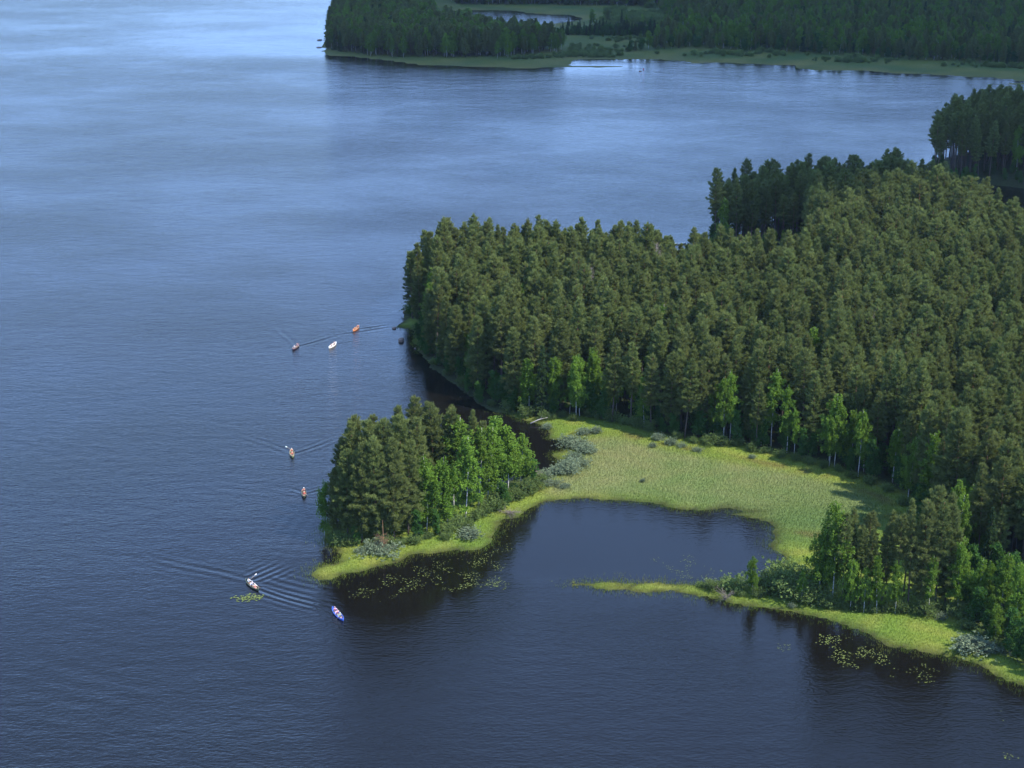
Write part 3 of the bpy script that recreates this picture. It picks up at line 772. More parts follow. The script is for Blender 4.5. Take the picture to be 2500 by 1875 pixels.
# labels: forest edge trees are ranked along the edge from the left, inner ones share one
def region(a, b, e):
    if a > 2330 and b > 1250: return 'the right hand shore'
    if b > 1030 and a > 1400: return 'the meadow rim'
    if b > 1005 and a > 1290: return 'the meadow rim'
    if a < 1400: return 'the channel'
    return 'the forest'
CN = {'pine': 'pine', 'bigpine': 'broad low branched pine', 'tallpine': 'long stemmed pine', 'birch': 'light green birch', 'alder': 'low dark green alder', 'spruce': 'dark pointed spruce'}
PL = {'pine': 'pines', 'bigpine': 'pines', 'tallpine': 'pines', 'birch': 'birches', 'alder': 'alders', 'spruce': 'spruces'}
order = np.where(indiv)[0]; order = order[np.argsort(px[order])]
rank = {}
for i in order:
    kd = kinds[i]; rg_ = region(px[i], py[i], edge[i])
    if front[i]:
        key = (kd, rg_); r = rank.get(key, 0); rank[key] = r + 1
        lb = f"{CN[kd]}, outer row, {ordn(r)} from the left along {rg_}"
        gp = f"{PL[kd]} along {rg_}"
    elif kd in ('pine', 'bigpine', 'tallpine'):
        part = 'right of the spit wood' if px[i] > 2320 else ('behind the meadow' if px[i] > 1400 else 'above the channel')
        lb = f"{'olive green ' if kd == 'pine' else 'broad dark '}pine closed in by its neighbours, inner wood {part}"
        gp = f"inner pines {part}"
    elif kd in ('birch', 'spruce'):
        key = (kd, 'in'); r = rank.get(key, 0); rank[key] = r + 1
        lb = f"{'light green birch' if kd == 'birch' else 'dark pointed spruce'} rising among inner pines, {ordn(r)} from the left"
        gp = f"{PL[kd]} scattered in the inner wood"
    else:
        key = (kd, rg_, 'b'); r = rank.get(key, 0); rank[key] = r + 1
        lb = f"alder behind the outer row, {ordn(r)} from the left at {rg_}"
        gp = f"alders behind the outer row of {rg_}"
    put(kd, q2[i, 0], q2[i, 1], hN[i], lb, gp, rng.uniform(.88, 1.12), z=zz[i])
for a, b, h, kd, lb in BIRCHES:
    x, y = P(a, b); put(kd, x, y, h, lb, 'single birches at the forest edge', .95 if h > 11 else 1.15)
for (kd, a, b, h), lb in zip(SMALL, ['grey leafless dead pine, left one of the two in the middle of the wood', 'grey leafless dead pine, the larger, in the middle of the wood', 'faint grey dead pine in the right half of the wood']):
    x, y = P(a, b); put(kd, x, y, h, lb, 'dead pines in the wood')

# ---- masses of trees as instances
def scatter(name, protos, pts, idx, scl, rot, label, cat, kd='stuff'):
    pc = bpy.data.collections.new(name + "_kinds")
    for k, (a, b) in enumerate(protos):
        # trunk and crown joined into one mesh
        def arr(me):
            V = np.empty(len(me.vertices) * 3, np.float32); me.vertices.foreach_get("co", V)
            Fi = np.empty(len(me.loops), np.int32); me.loops.foreach_get("vertex_index", Fi)
            return V.reshape(-1, 3), Fi.reshape(-1, 3)
        Va, Fa = arr(a); Vb, Fb = arr(b)
        tb = np.empty(len(Fb), np.float32); b.attributes['tint'].data.foreach_get("value", tb)
        me = mesh('tree_kind', np.vstack([Va, Vb]), np.vstack([Fa, Fb + len(Va)]), [a.materials[0], b.materials[0]],
                  np.r_[np.zeros(len(Fa)), np.ones(len(Fb))], {'tint': ('FACE', 'FLOAT', np.r_[np.zeros(len(Fa)), tb])})
        o = bpy.data.objects.new("%s_kind_%02d" % (name, k), me); pc.objects.link(o)
    me = bpy.data.meshes.new(name)
    me.vertices.add(len(pts)); me.vertices.foreach_set("co", np.asarray(pts, np.float32).ravel())
    for nm, typ, ar in (('idx', 'INT', idx), ('rz', 'FLOAT', rot), ('sx', 'FLOAT', scl[:, 0]), ('sz', 'FLOAT', scl[:, 1])):
        a = me.attributes.new(nm, typ, 'POINT'); a.data.foreach_set("value", np.asarray(ar, np.int32 if typ == 'INT' else np.float32))
    o = link(name, me); tag(o, label, cat, kind=kd)
    g = bpy.data.node_groups.new(name + "_scatter", 'GeometryNodeTree')
    g.interface.new_socket("Geometry", in_out='INPUT', socket_type='NodeSocketGeometry')
    g.interface.new_socket("Geometry", in_out='OUTPUT', socket_type='NodeSocketGeometry')
    gi = g.nodes.new("NodeGroupInput"); go = g.nodes.new("NodeGroupOutput")
    iop = g.nodes.new("GeometryNodeInstanceOnPoints"); ci = g.nodes.new("GeometryNodeCollectionInfo")
    ci.inputs[0].default_value = pc; ci.inputs[1].default_value = True; ci.inputs[2].default_value = True
    def na(nm, typ='FLOAT'):
        n_ = g.nodes.new("GeometryNodeInputNamedAttribute"); n_.data_type = typ; n_.inputs[0].default_value = nm; return n_.outputs[0]
    cr = g.nodes.new("ShaderNodeCombineXYZ"); g.links.new(na('rz'), cr.inputs[2])
    cs = g.nodes.new("ShaderNodeCombineXYZ"); sx = na('sx'); g.links.new(sx, cs.inputs[0]); g.links.new(sx, cs.inputs[1]); g.links.new(na('sz'), cs.inputs[2])
    e2r = g.nodes.new("FunctionNodeEulerToRotation"); g.links.new(cr.outputs[0], e2r.inputs[0])
    g.links.new(gi.outputs[0], iop.inputs["Points"]); g.links.new(ci.outputs[0], iop.inputs["Instance"])
    iop.inputs["Pick Instance"].default_value = True
    g.links.new(na('idx', 'INT'), iop.inputs["Instance Index"])
    g.links.new(e2r.outputs[0], iop.inputs["Rotation"]); g.links.new(cs.outputs[0], iop.inputs["Scale"])
    g.links.new(iop.outputs[0], go.inputs[0])
    md = o.modifiers.new("scatter", 'NODES'); md.node_group = g
    return o
ALL = [(k, i) for k in ('pine', 'bigpine', 'tallpine', 'birch', 'alder', 'spruce', 'shrub') for i in range(len(PR[k]))]
protos = [PR[k][i] for k, i in ALL]
def massof(name, qq, zz_, kinds_, hh, label, cat='forest', wide=1.0):
    idx = []; sc = []
    for k, h in zip(kinds_, hh):
        opts = [n_ for n_, (kk, _) in enumerate(ALL) if kk == k]
        idx.append(opts[rng.integers(len(opts))]); s = h / PH[k]; sc.append((s * rng.uniform(.88, 1.14) * wide, s))
    scatter(name, protos, np.column_stack([qq, zz_ - .05]), np.array(idx), np.array(sc), rng.uniform(0, 6.28, len(qq)), label, cat)
rem = ~indiv
sunl = rem & ~(promo | back)
massof('pine_forest', q2[sunl], zz[sunl], kinds[sunl], hN[sunl], 'closed olive green pine forest reaching back behind the nearer pines')
hd = rem & back & ~promo
qh = jitter(40, 200, 430, 600, 3.0, rng); lh = land_sd(qh); pxh, pyh = PX(qh[:, 0], qh[:, 1])
kh = (lh > 1) & (lh < 9) & (pxh > 1695) & (pxh < 2300) & (pyh < 640); qh = qh[kh]
massof('headland_undergrowth', qh, height(qh, lh[kh]), np.full(len(qh), 'alder', dtype=object), rng.uniform(4, 9, len(qh)), 'dark green undergrowth between the shaded pine stems of the back shore', 'undergrowth')
massof('headland_forest', q2[hd], zz[hd], kinds[hd], hN[hd], 'dark shaded tall pines lining the back shore of the forest')
pr = rem & promo
massof('promontory_forest', q2[pr], zz[pr], kinds[pr], hN[pr], 'dark shaded pine wood beyond the bay at the right edge')

# far woods
def farwood(name, pg, st, mix, hm, hs, label, seed):
    rg = np.random.default_rng(seed)
    a, b = pg.min(0), pg.max(0)
    qq = jitter(a[0], b[0], a[1], b[1], st, rg)
    s = sd_poly(pg, qq); ld = land_sd(qq)
    px_, py_ = PX(qq[:, 0], qq[:, 1])
    k = (s > 0) & (ld > 3) & (px_ < 2780) & (py_ > -75)
    qq = qq[k]; s = s[k]; ld = ld[k]
    ks = rg.choice(list(mix), size=len(qq), p=np.array(list(mix.values())) / sum(mix.values()))
    hh = np.clip(rg.normal(hm, hs, len(qq)), hm * .45, hm * 1.4) * np.where(s < 5, .78, 1)
    hh[ks == 'alder'] *= .65
    print(name, len(qq))
    massof(name, qq, height(qq, ld), ks, hh, label, wide=1.45)
farwood('peninsula_forest', FARWOOD[0], 4.3, {'pine': 4, 'birch': 4, 'spruce': .5, 'bigpine': 2.5}, 14.5, 1.6, 'dark mixed forest covering the far peninsula', 1)
farwood('far_forest', FARWOOD[1], 4.8, {'pine': 3, 'birch': 3.5, 'alder': 3.5, 'bigpine': 2, 'spruce': .3}, 11, 2.6, 'dark forest behind the far shore, right half of the picture', 2)
farwood('distant_forest', FARWOOD[2], 5.0, {'pine': 4, 'birch': 3, 'bigpine': 2, 'spruce': .5}, 14, 2.4, 'dark forest along the very top behind the far pond', 3)
farwood('young_forest_band', FARWOOD[3], 3.0, {'spruce': 2, 'alder': 3}, 8, 1, 'low dark band of young trees across the far meadow', 4)

rgm = np.random.default_rng(77)
def farscrub(name, pts, n_, hm, label):
    pg = poly(pts); qq = rgm.uniform(pg.min(0), pg.max(0), (n_ * 4, 2)); s_ = sd_poly(pg, qq); ld = land_sd(qq)
    f_ = np.sin(qq[:, 0] * .07 + 2 * np.sin(qq[:, 1] * .05)) + rgm.normal(size=len(qq)) * .5
    k_ = (s_ > 0) & (ld > 3) & (f_ > 0); qq = qq[k_][:n_]; ld = ld[k_][:n_]
    massof(name, qq, height(qq, ld), np.full(len(qq), 'shrub', dtype=object), rgm.uniform(.5, 1.3, len(qq)) * hm, label, 'shrubs')
farscrub('far_scrub', [(1380,142),(1400,94),(1620,94),(1680,118),(1530,130),(1480,140)], 160, 1.8, 'low scattered scrub on the far meadow by the bay')
farscrub('far_scrub', [(1460,74),(1480,26),(1600,20),(1640,60),(1610,80)], 420, 3.2, 'pale thicket of scrub on the far meadow right of the pond')
farscrub('far_scrub', [(1371,132),(1400,126),(1480,130),(1500,142),(1390,142),(1250,150),(1240,146)], 170, 1.7, 'brownish scrub at the right end of the peninsula wood')
farscrub('far_scrub', [(1500,135),(1830,128),(2180,148),(2500,166),(2500,172),(2100,158),(1800,140),(1520,140)], 300, 2.0, 'low scrub along the foot of the far forest')
FT = [(1388, 66, 'spruce', 8, 'slim pale spruce standing alone at the tip of the far pond'), (1446, 67, 'birch', 12, 'round dark tree right of the pond, left one of the big pair'), (1484, 66, 'bigpine', 11, 'dark spreading tree, right one of the big pair beyond the pond'),
      (1518, 62, 'spruce', 10, 'slim dark tree right of the big pair on the far meadow'), (1530, 70, 'birch', 8.5, 'small round tree right of the slim one on the far meadow'), (1566, 66, 'birch', 8, 'small birch on the far meadow, left of the far forest'), (1590, 70, 'alder', 7, 'low tree on the far meadow touching the far forest'),
      (1537, 129, 'alder', 7, 'single dark round bush tree by the far bay shore'), (1565, 126, 'alder', 6, 'wide low tree right of the dark round one by the far bay'), (1818, 130, 'alder', 8, 'dark round tree standing out before the far forest edge'),
      (1358, 130, 'birch', 11, 'birch with white foot at the right end of the far peninsula wood'), (1090, 143, 'birch', 14, 'pale birch standing out before the peninsula wood'), (1240, 144, 'birch', 11, 'leafy birch at the front of the peninsula wood, nearest the reeds'), (1215, 146, 'birch', 10, 'birch just left of the front leafy birch on the peninsula'),
      (1302, 134, 'birch', 12, 'light birch toward the right of the peninsula wood'), (985, 142, 'birch', 12, 'birch near the left of the peninsula shore'), (958, 141, 'birch', 11, 'leafy birch, second from the left on the peninsula shore'), (905, 138, 'birch', 12, 'leafy birch, first from the left on the peninsula shore')]
for a, b, kd, h, lb in FT:
    x, y = P(a, b); put(kd, x, y, h, lb, None, 1.25 if h > 7.5 else 1.4)

# ------------------------------------------------------------------ bushes
WIL = [(1395,1085,1.5,1.3),(1405,1096,1.5,1.5),(1424,1105,1.3,1.6),(1440,1108,.9,1.2),(1405,1123,1.2,1.4),(1358,1161,1.3,1.5),(1378,1153,1.6,1.6),(1395,1146,1.4,1.5),(1420,1139,1.1,1.5),(1337,1172,1.3,1.4),(1351,1188,1.0,1.5),(1377,1193,.7,1.5),(1424,1061,1.0,1.6),(1460,1061,1.0,1.3),(1340,1048,.9,1.2),(1603,1077,1.1,1.3),(1641,1090,1.1,1.1),(1597,1097,.7,1.2),(1662,1097,.8,1.1),(1704,1109,.8,1.1),(1834,1126,.7,1.0),(1570,1182,.6,.9),(931,1353,1.5,1.8),(915,1350,1.1,1.6),(1156,1315,1.3,1.7),(884,1352,.7,1.5),(2374,1586,1.6,1.8),(2400,1594,1.1,1.6),(2433,1592,1.0,1.6),(2355,1570,.9,1.4),(1735,1431,.9,1.4),(2300,1516,.8,1.2),(1930,1487,.7,.9)]
WL = ['at the channel head, uppermost of its chain', 'second from the top of the chain at the channel head', 'third from the top of the chain, widest', 'tail of the upper chain reaching into the meadow', 'between the two chains by the small green spit', 'lower chain, left middle', 'lower chain, largest in the middle', 'lower chain, right of the largest', 'lower chain, upper right end', 'lower chain, left end by the birches', 'low one below the left end of the chain', 'lowest flat one at the meadow corner', 'left of a pair under the bright meadow rim', 'right of a pair under the bright meadow rim', 'faint one at the upper left of the meadow', 'pale one at the rim left of the dark wood', 'pale round one on the meadow rim, middle', 'flat one inside the meadow rim', 'small one right of the round rim one', 'on the brown line of the meadow', 'small pale one far right on the rim', 'tiny lone one in the open meadow', 'big one on the grass of the wooded point', 'left neighbour of the big one on the point', 'lone one on the right grass of the point', 'faint flat one at the left grass of the point', 'large white flowering one near the right edge shore', 'right of the large white one on the shore', 'low one in shade at the right shore', 'left of the large white one on the shore', 'pale low one on the narrow spit', 'tiny one in front of the spit pines', 'tiny pale one at the shore of the spit']
for (a, b, h, wx), lb in zip(WIL, WL):
    x, y = P(a, b); put('willow', x, y, h, 'silver grey willow bush, ' + lb, 'silver grey willow bushes', wx * 1.0)
SHR = [('the forest edge above the meadow', [(1372,1030,2.0),(1400,1040,1.6),(1440,1030,3.2),(1468,1034,3.0),(1498,1042,2.4),(1525,1050,2.8),(1556,1056,2.4),(1585,1066,2.2),(1345,1036,1.8),(1655,1086,1.6),(1694,1097,2.2),(1730,1102,2.2),(1762,1104,2.4),(1800,1104,2.6),(1835,1117,2.8),(1868,1122,2.2),(1905,1132,2.4),(1940,1140,2.0),(1975,1148,2.4),(2010,1158,2.2),(2045,1166,2.0),(2080,1182,2.0),(2125,1198,2.2),(2165,1215,2.0),(2205,1250,2.2)]),
 ('the spit', [(1713,1444,1.5),(1735,1452,1.8),(1765,1436,1.3),(1788,1452,3.2),(1805,1466,1.8),(1862,1452,3.6),(1880,1462,4.2),(1905,1450,4.4),(1925,1466,4.6),(1945,1476,3.4),(1975,1464,4.6),(1990,1486,3.4),(2020,1492,2.6),(2058,1496,2.2),(2090,1504,2.0),(2125,1508,2.2),(2160,1508,2.0),(2200,1509,2.2),(2235,1512,2.6),(2262,1516,3.0),(2295,1508,2.4),(2325,1512,2.6),(1852,1470,2.0)]),
 ('the right shore', [(2362,1545,2.4),(2392,1565,2.4),(2420,1580,2.6),(2450,1592,2.8),(2490,1606,3.0),(2350,1515,3.0)]),
 ('the wooded point', [(812,1322,1.8),(835,1333,2.2),(858,1338,2.4),(900,1340,1.8),(942,1342,2.6),(975,1340,2.0),(1010,1335,2.2),(1045,1322,2.0),(1085,1312,2.4),(1112,1302,2.6),(1135,1292,2.8),(1160,1276,3.0),(1185,1262,3.2),(1208,1252,3.4),(1222,1232,3.6),(1262,1226,2.8),(1285,1212,3.0),(1305,1200,2.6),(1322,1184,2.0),(1090,1324,1.4),(1145,1300,1.6)]),
 ('the channel shore', [(1020,812,2.4),(1035,850,2.2),(1060,895,2.2),(1095,920,2.4),(1130,948,2.4),(1165,975,2.0),(1200,996,2.2),(1245,1008,2.4),(1290,1022,2.6),(1325,1030,2.4),(1000,770,2.4)])]
for reg, lst in SHR:
    lst = sorted(lst)
    for k, (a, b, h) in enumerate(lst):
        x, y = P(a, b - (9 if 'spit' in reg or 'meadow' in reg else 3)); put('shrub', x, y, h * .82, f"leafy green shrub, {ordn(k)} from the left along {reg}", 'shrubs along ' + reg, rng.uniform(.95, 1.3))

# ------------------------------------------------------------------ sedge and reeds
def blades_field(name, pts, hts, cols, label, cat, per=4, width=.05, lean=.13, spread=.14):
    rg = np.random.default_rng(5); n_ = len(pts)
    base = np.repeat(pts, per, 0) + np.column_stack([rg.normal(size=(n_ * per, 2)) * spread, np.zeros(n_ * per)])
    h = np.repeat(hts, per) * rg.uniform(.6, 1.2, n_ * per)
    a = rg.uniform(0, 3.14159, n_ * per)
    wv = np.column_stack([np.cos(a), np.sin(a), np.zeros(n_ * per)]) * width * rg.uniform(.7, 1.3, (n_ * per, 1)) * .5
    tip = base + np.column_stack([rg.normal(size=(n_ * per, 2)) * lean, np.ones(n_ * per)]) * h[:, None]
    V = np.stack([base - wv, base + wv, tip], 1).reshape(-1, 3)
    c = np.repeat(cols, per, 0) * rg.uniform(.84, 1.18, (n_ * per, 1)) * (1 + rg.normal(size=(n_ * per, 3)) * .04)
    c = np.column_stack([np.clip(c, 0, 1), np.ones(len(c))])
    me = mesh(name, V, np.arange(len(V)).reshape(-1, 3), [M['grass']], attrs={'gcol': ('FACE', 'FLOAT_COLOR', c)})
    tag(link(name, me), label, cat, kind='stuff')
def field(name, x0, x1, y0, y1, st, cond, hfun, label, cat, **kw):
    rg = np.random.default_rng(abs(hash(name)) % 1000 if False else len(name))
    qq = jitter(x0, x1, y0, y1, st, rg, .5)
    s = land_sd(qq); f = sd_poly(FOREST, qq)
    px_, py_ = PX(qq[:, 0], qq[:, 1])
    m_ = sd_poly(MEADOW, qq)
    k = cond(s, f, m_, px_, py_, rg.uniform(size=len(qq)))
    qq = qq[k]; s = s[k]
    hh = hfun(s, m_[k], rg)
    c = gcolor(qq, np.maximum(s, 0)) * 1.12
    blades_field(name, np.column_stack([qq, np.maximum(height(qq, s), -.05)]), hh, c, label, cat, **kw)
vw = lambda a, b: (a > -50) & (a < 2560) & (b < 1900)
field('sedge', -60, 125, 185, 400, .36,
      lambda s, f, m_, a, b, u: vw(a, b) & (f < 1.0) & (((s > .5)) | ((s > -1.8) & (u < .66 + .36 * s))) ,
      lambda s, m_, rg: np.where(m_ > 0, .5, .36) * np.ones(len(s)), 'sedge and grass covering the meadow and the points', 'grass')
field('water_reeds', -60, 125, 185, 400, .34,
      lambda s, f, m_, a, b, u: vw(a, b) & (f < .5) & (s < .3) & (s > -3.2) & (b > 1195) & (u < .8 * np.exp(s / 1.3)) & ~((a < 1100) & (b < 1300)),
      lambda s, m_, rg: .62 * np.ones(len(s)), 'thin reeds standing in the shallow water along the shores', 'reeds', per=2, width=.035, lean=.12)

# ------------------------------------------------------------------ lily pads
M['pad'] = plain('lily_pad', (.105, .135, .035), .9, .45, 1.5)
M['pad'].node_tree.nodes['Principled BSDF'].inputs['Specular IOR Level'].default_value = .12
def pads(name, pxpoly, dens, size, label, seed, clump=0.0):
    rg = np.random.default_rng(seed); pg = poly(pxpoly)
    a, b = pg.min(0), pg.max(0); area = (b[0] - a[0]) * (b[1] - a[1])
    qq = rg.uniform(a, b, (int(area * dens * 2.2), 2)); s = sd_poly(pg, qq)
    f = np.sin(qq[:, 0] * .9 + seed + 1.5 * np.sin(qq[:, 1] * .35)) * np.sin(qq[:, 1] * .55 + seed + 1.3 * np.sin(qq[:, 0] * .5))
    k = (s > 0) & (land_sd(qq) < -.2) & (f + rg.normal(size=len(qq)) * .25 > clump) & (rg.uniform(size=len(qq)) < np.clip(s / 1.2, .25, 1))
    qq = qq[k]; n_ = len(qq)
    an = np.linspace(.25, 2 * math.pi - .25, 8)
    r = size * .62 * rg.uniform(.5, 1.3, (n_, 1)); ro = rg.uniform(0, 6.28, (n_, 1)); tl = rg.normal(size=(n_, 2, 1)) * .10
    cx = np.cos(an[None] + ro) * r; cy = np.sin(an[None] + ro) * r * .85
    V = np.stack([qq[:, :1] + cx, qq[:, 1:] + cy, .03 + np.abs(cx * tl[:, 0] + cy * tl[:, 1])], -1)
    ctr = np.column_stack([qq, np.full(n_, .02)])[:, None]
    V = np.concatenate([ctr, V], 1).reshape(-1, 3)
    tri = np.array([(0, i, i + 1) for i in range(1, 8)])
    Fs = (np.arange(n_)[:, None, None] * 9 + tri[None]).reshape(-1, 3)
    tag(link(name, mesh(name, V, Fs, [M['pad']])), label, 'lily pads', kind='stuff')
pads('lily_pads', [(562,1459),(580,1453),(610,1449),(640,1451),(660,1456),(640,1464),(600,1471),(568,1468)], 11, .22, 'pale green raft of lily pads beside the dark three person canoe', 1, -.5)
pads('lily_pads', [(850,1420),(960,1395),(1080,1365),(1190,1350),(1240,1290),(1262,1300),(1235,1400),(1240,1440),(1150,1440),(1050,1450),(930,1470),(840,1460)], 2.2, .15, 'yellow green lily pads in the dark reflection below the wooded point', 2, .1)
pads('lily_pads', [(1000,1425),(1080,1420),(1240,1418),(1250,1432),(1100,1440),(1010,1436)], 5, .16, 'dense line of lily pads at the outer edge of the reflection', 3, .15)
pads('lily_pads', [(1590,1360),(1680,1352),(1745,1390),(1745,1412),(1650,1420),(1600,1400),(1560,1375)], 2.6, .12, 'faint scattered lily pads inside the lagoon', 4, .1)
pads('lily_pads', [(1335,1412),(1400,1410),(1560,1414),(1600,1418),(1400,1424),(1330,1424)], 2.0, .12, 'thin scatter of lily pads at the tip of the spit', 5, .0)
pads('lily_pads', [(1985,1545),(2060,1550),(2110,1575),(2170,1600),(2180,1620),(2120,1640),(2040,1625),(1990,1590)], 3.6, .16, 'lily pads in the dark water before the spit wood', 6, .0)
pads('lily_pads', [(2180,1610),(2260,1620),(2300,1640),(2280,1680),(2200,1680),(2170,1660)], 1.6, .15, 'sparse lily pads right of the dense patch before the spit wood', 7, .2)
pads('lily_pads', [(1890,1572),(1930,1568),(1950,1585),(1900,1592)], 3, .12, 'small pale lily patch left of the dense patch before the spit', 8, -.2)
pads('lily_pads', [(2440,1735),(2500,1735),(2500,1765),(2450,1762)], 2.5, .16, 'lily pads by the right edge below the shore', 9, .1)
pads('lily_pads', [(2440,1840),(2480,1832),(2495,1850),(2450,1858)], 4, .16, 'small lily cluster in the lower right corner', 10, -.2)
pads('lily_pads', [(2470,2000),(2480,2000),(2480,2010)], .01, .1, 'x', 11) if False else None

# ------------------------------------------------------------------ rocks, dead wood
M['rock'] = plain('lichen_rock', (.20, .14, .11), .85, .5, 2.5)
def rock(px_, py_, sx, sy, sz, lb, z=0.0, seed=1):
    bm = bmesh.new(); bmesh.ops.create_icosphere(bm, subdivisions=3, radius=1.0)
    rd = random.Random(seed); ph = [rd.uniform(0, 6) for _ in range(6)]
    for v in bm.verts:
        c = v.co; k = 1 + .13 * math.sin(3 * c.x + ph[0]) + .11 * math.sin(4 * c.y + ph[1]) + .1 * math.sin(5 * c.z + ph[2]) + .05 * math.sin(9 * c.x + 7 * c.y + ph[3])
        v.co = Vector((c.x * sx * k, c.y * sy * k, max(c.z, -.5) * sz * k))
    me = bpy.data.meshes.new('rock'); bm.to_mesh(me); bm.free(); me.materials.append(M['rock'])
    for p in me.polygons: p.use_smooth = True
    x, y = P(px_, py_); tag(link('rock', me, loc=(x, y, z)), lb, 'rock', 'shore rocks')
rock(979, 833, .85, .9, .62, 'reddish brown boulder alone in the lake off the forest', .15, 1)
rock(962, 802, .5, .6, .35, 'low brown rock at the end of the small grassy tip', .08, 2)
rock(988, 762, .55, .7, .4, 'dark rock at the shore above the small grassy tip', .1, 3)
rock(1013, 852, .25, .3, .25, 'tiny pale rock in the shadow under the forest', .05, 4)
rock(781, 98, 1.6, 2.5, .35, 'upper flat dark rock off the far peninsula', .1, 5)
rock(779, 116, 1.6, 2.5, .3, 'lower flat dark rock off the far peninsula', .1, 6)
rock(1563, 174.5, .9, 1.0, .3, 'small dark stone in the water near the red kayak', .05, 7)
def deadtop(px_, py_, h, rr, mat, lb, nm='dead_branches', n_=26, flat=.5):
    rg = np.random.default_rng(int(px_)); mb = MB()
    for k in range(n_):
        a = rg.uniform(0, 6.28); L = rr * rg.uniform(.4, 1.1); z0 = rg.uniform(0, h * .5)
        p0 = np.array([rg.normal() * .15, rg.normal() * .15, z0]); d = np.array([math.cos(a), math.sin(a), flat * rg.uniform(.1, 1.6)])
        p1 = p0 + d * L * .5; p2 = p0 + d * L + np.array([0, 0, -.1])
        mb.add(*tube([p0, p1, p2], [.045, .03, .008], 3, False))
        for j in range(5):
            q_ = p0 + (p2 - p0) * rg.uniform(.3, 1); dd = d + rg.normal(size=3) * .8
            mb.add(*tube([q_, q_ + dd * .4 * rr * .6], [.02, .006], 3, False), a=rg.uniform())
    mb.add(*tube([[0, 0, 0], [.1, 0, h * .5], [.05, .1, h]], [.09, .06, .02], 5))
    V, Fs, A = mb.get(); x, y = P(px_, py_)
    tag(link(nm, mesh(nm, V, Fs, [mat], attrs={'tint': ('FACE', 'FLOAT', A)}), loc=(x, y, hgt(x, y))), lb, 'dead tree')
deadtop(935, 1346, 5.5, 1.3, M['reddead'], 'reddish dead young pine in front of the dark pines of the point', 'dead_sapling', 40, .3)
deadtop(1308, 1182, 4.5, 1.2, M['dead'], 'bare grey snag standing by the channel right of the point', 'dead_sapling')
deadtop(1245, 1258, 1.2, 2.2, M['dead'], 'heap of grey dry branches on the lagoon shore of the point', 'branch_heap', 30, .15)
deadtop(1322, 1172, 1.5, 1.4, M['dead'], 'grey dry branches at the lower end of the channel', 'branch_heap', 20, .4)
deadtop(1770, 1466, 1.6, 1.5, M['dead'], 'dry twiggy bush among the shrubs of the spit', 'branch_heap', 24, .9)
mb = MB(); mb.add(*tube([[0, 0, .2], [2.0, .4, .7], [4.0, .6, .9]], [.14, .11, .05], 7)); mb.add(*tube([[2.4, .4, .7], [2.9, 1.0, 1.3]], [.05, .02], 4)); mb.add(*tube([[3.0, .5, .8], [3.3, -.2, 1.2]], [.04, .02], 4))
V, Fs, A = mb.get(); x, y = P(1318, 1036)
tag(link('fallen_log', mesh('fallen_log', V, Fs, [M['greybark']]), loc=(x - 2, y - .5, .2), rz=.3), 'bleached fallen trunk at the channel head below the forest', 'log')

# ------------------------------------------------------------------ canoes, kayak, rowing boat
def seg_mesh(name, V, Fq, mats, smooth=True): return mesh(name, V, Fq, mats, smooth=smooth)
def hull_mesh(name, L, B, D, mat, inner, decked=False, transom=False):
    """open double-ended canoe hull with real thickness; long axis +Y"""
    ns, nr = 21, 13
    us = np.linspace(-1, 1, ns); outV = []; inV = []
    for u in us:
        t = max(0.0, 1 - abs(u) ** 2.2) ** .72
        if transom and u < 0: t = max(t, .62 * (1 if u < -.5 else 1))
        b = max(B / 2 * t, .012); sheer = D + .22 * abs(u) ** 3.2; keel = .04 * abs(u) ** 4 * 3
        for th in (0.0, .022):
            row = []
            for j in range(nr):
                a = -1 + 2 * j / (nr - 1)
                x = math.copysign(abs(math.sin(a * math.pi / 2)) ** .75, a) * max(b - th, .004)
                z = keel + th + (sheer - keel - th * .0) * (1 - math.cos(a * math.pi / 2) ** .55)
                row.append((x, u * L / 2 * (1 - th * .25), z))
            (outV if th == 0 else inV).append(row)
    V = np.array(outV + inV, float).reshape(-1, 3); n_ = nr; Fs = []
    for s in range(ns - 1):
        for j in range(nr - 1):
            a = s * n_ + j; Fs.append((a, a + n_, a + n_ + 1, a + 1))
            c = (ns + s) * n_ + j; Fs.append((c, c + 1, c + n_ + 1, c + n_))
        for j in (0, nr - 1):
            a = s * n_ + j; c = (ns + s) * n_ + j
            Fs.append((a, c, c + n_, a + n_) if j == 0 else (a, a + n_, c + n_, c))
    for s in (0, ns - 1):
        for j in range(nr - 1):
            a = s * n_ + j; c = (ns + s) * n_ + j; Fs.append((a, a + 1, c + 1, c) if s == 0 else (a, c, c + 1, a + 1))
    return mesh(name, V, np.array(Fs), [mat], smooth=True)
def box(mb, c, s, rz=0.0):
    x, y, z = [v / 2 for v in s]
    V = np.array([(i, j, k) for i in (-x, x) for j in (-y, y) for k in (-z, z)]); ca, sa = math.cos(rz), math.sin(rz)
    V = np.column_stack([V[:, 0] * ca - V[:, 1] * sa, V[:, 0] * sa + V[:, 1] * ca, V[:, 2]]) + np.array(c)
    Fs = [(0, 1, 3), (0, 3, 2), (4, 6, 7), (4, 7, 5), (0, 4, 5), (0, 5, 1), (2, 3, 7), (2, 7, 6), (0, 2, 6), (0, 6, 4), (1, 5, 7), (1, 7, 3)]
    mb.add(V, Fs)
def beam(L, B, y): return B / 2 * max(0, 1 - abs(2 * y / L) ** 2.2) ** .72
M['wood'] = plain('ash_wood', (.42, .30, .17), .5, .2)
M['skin'] = plain('skin', (.52, .33, .24), .55, .06)
SEATZ = .20
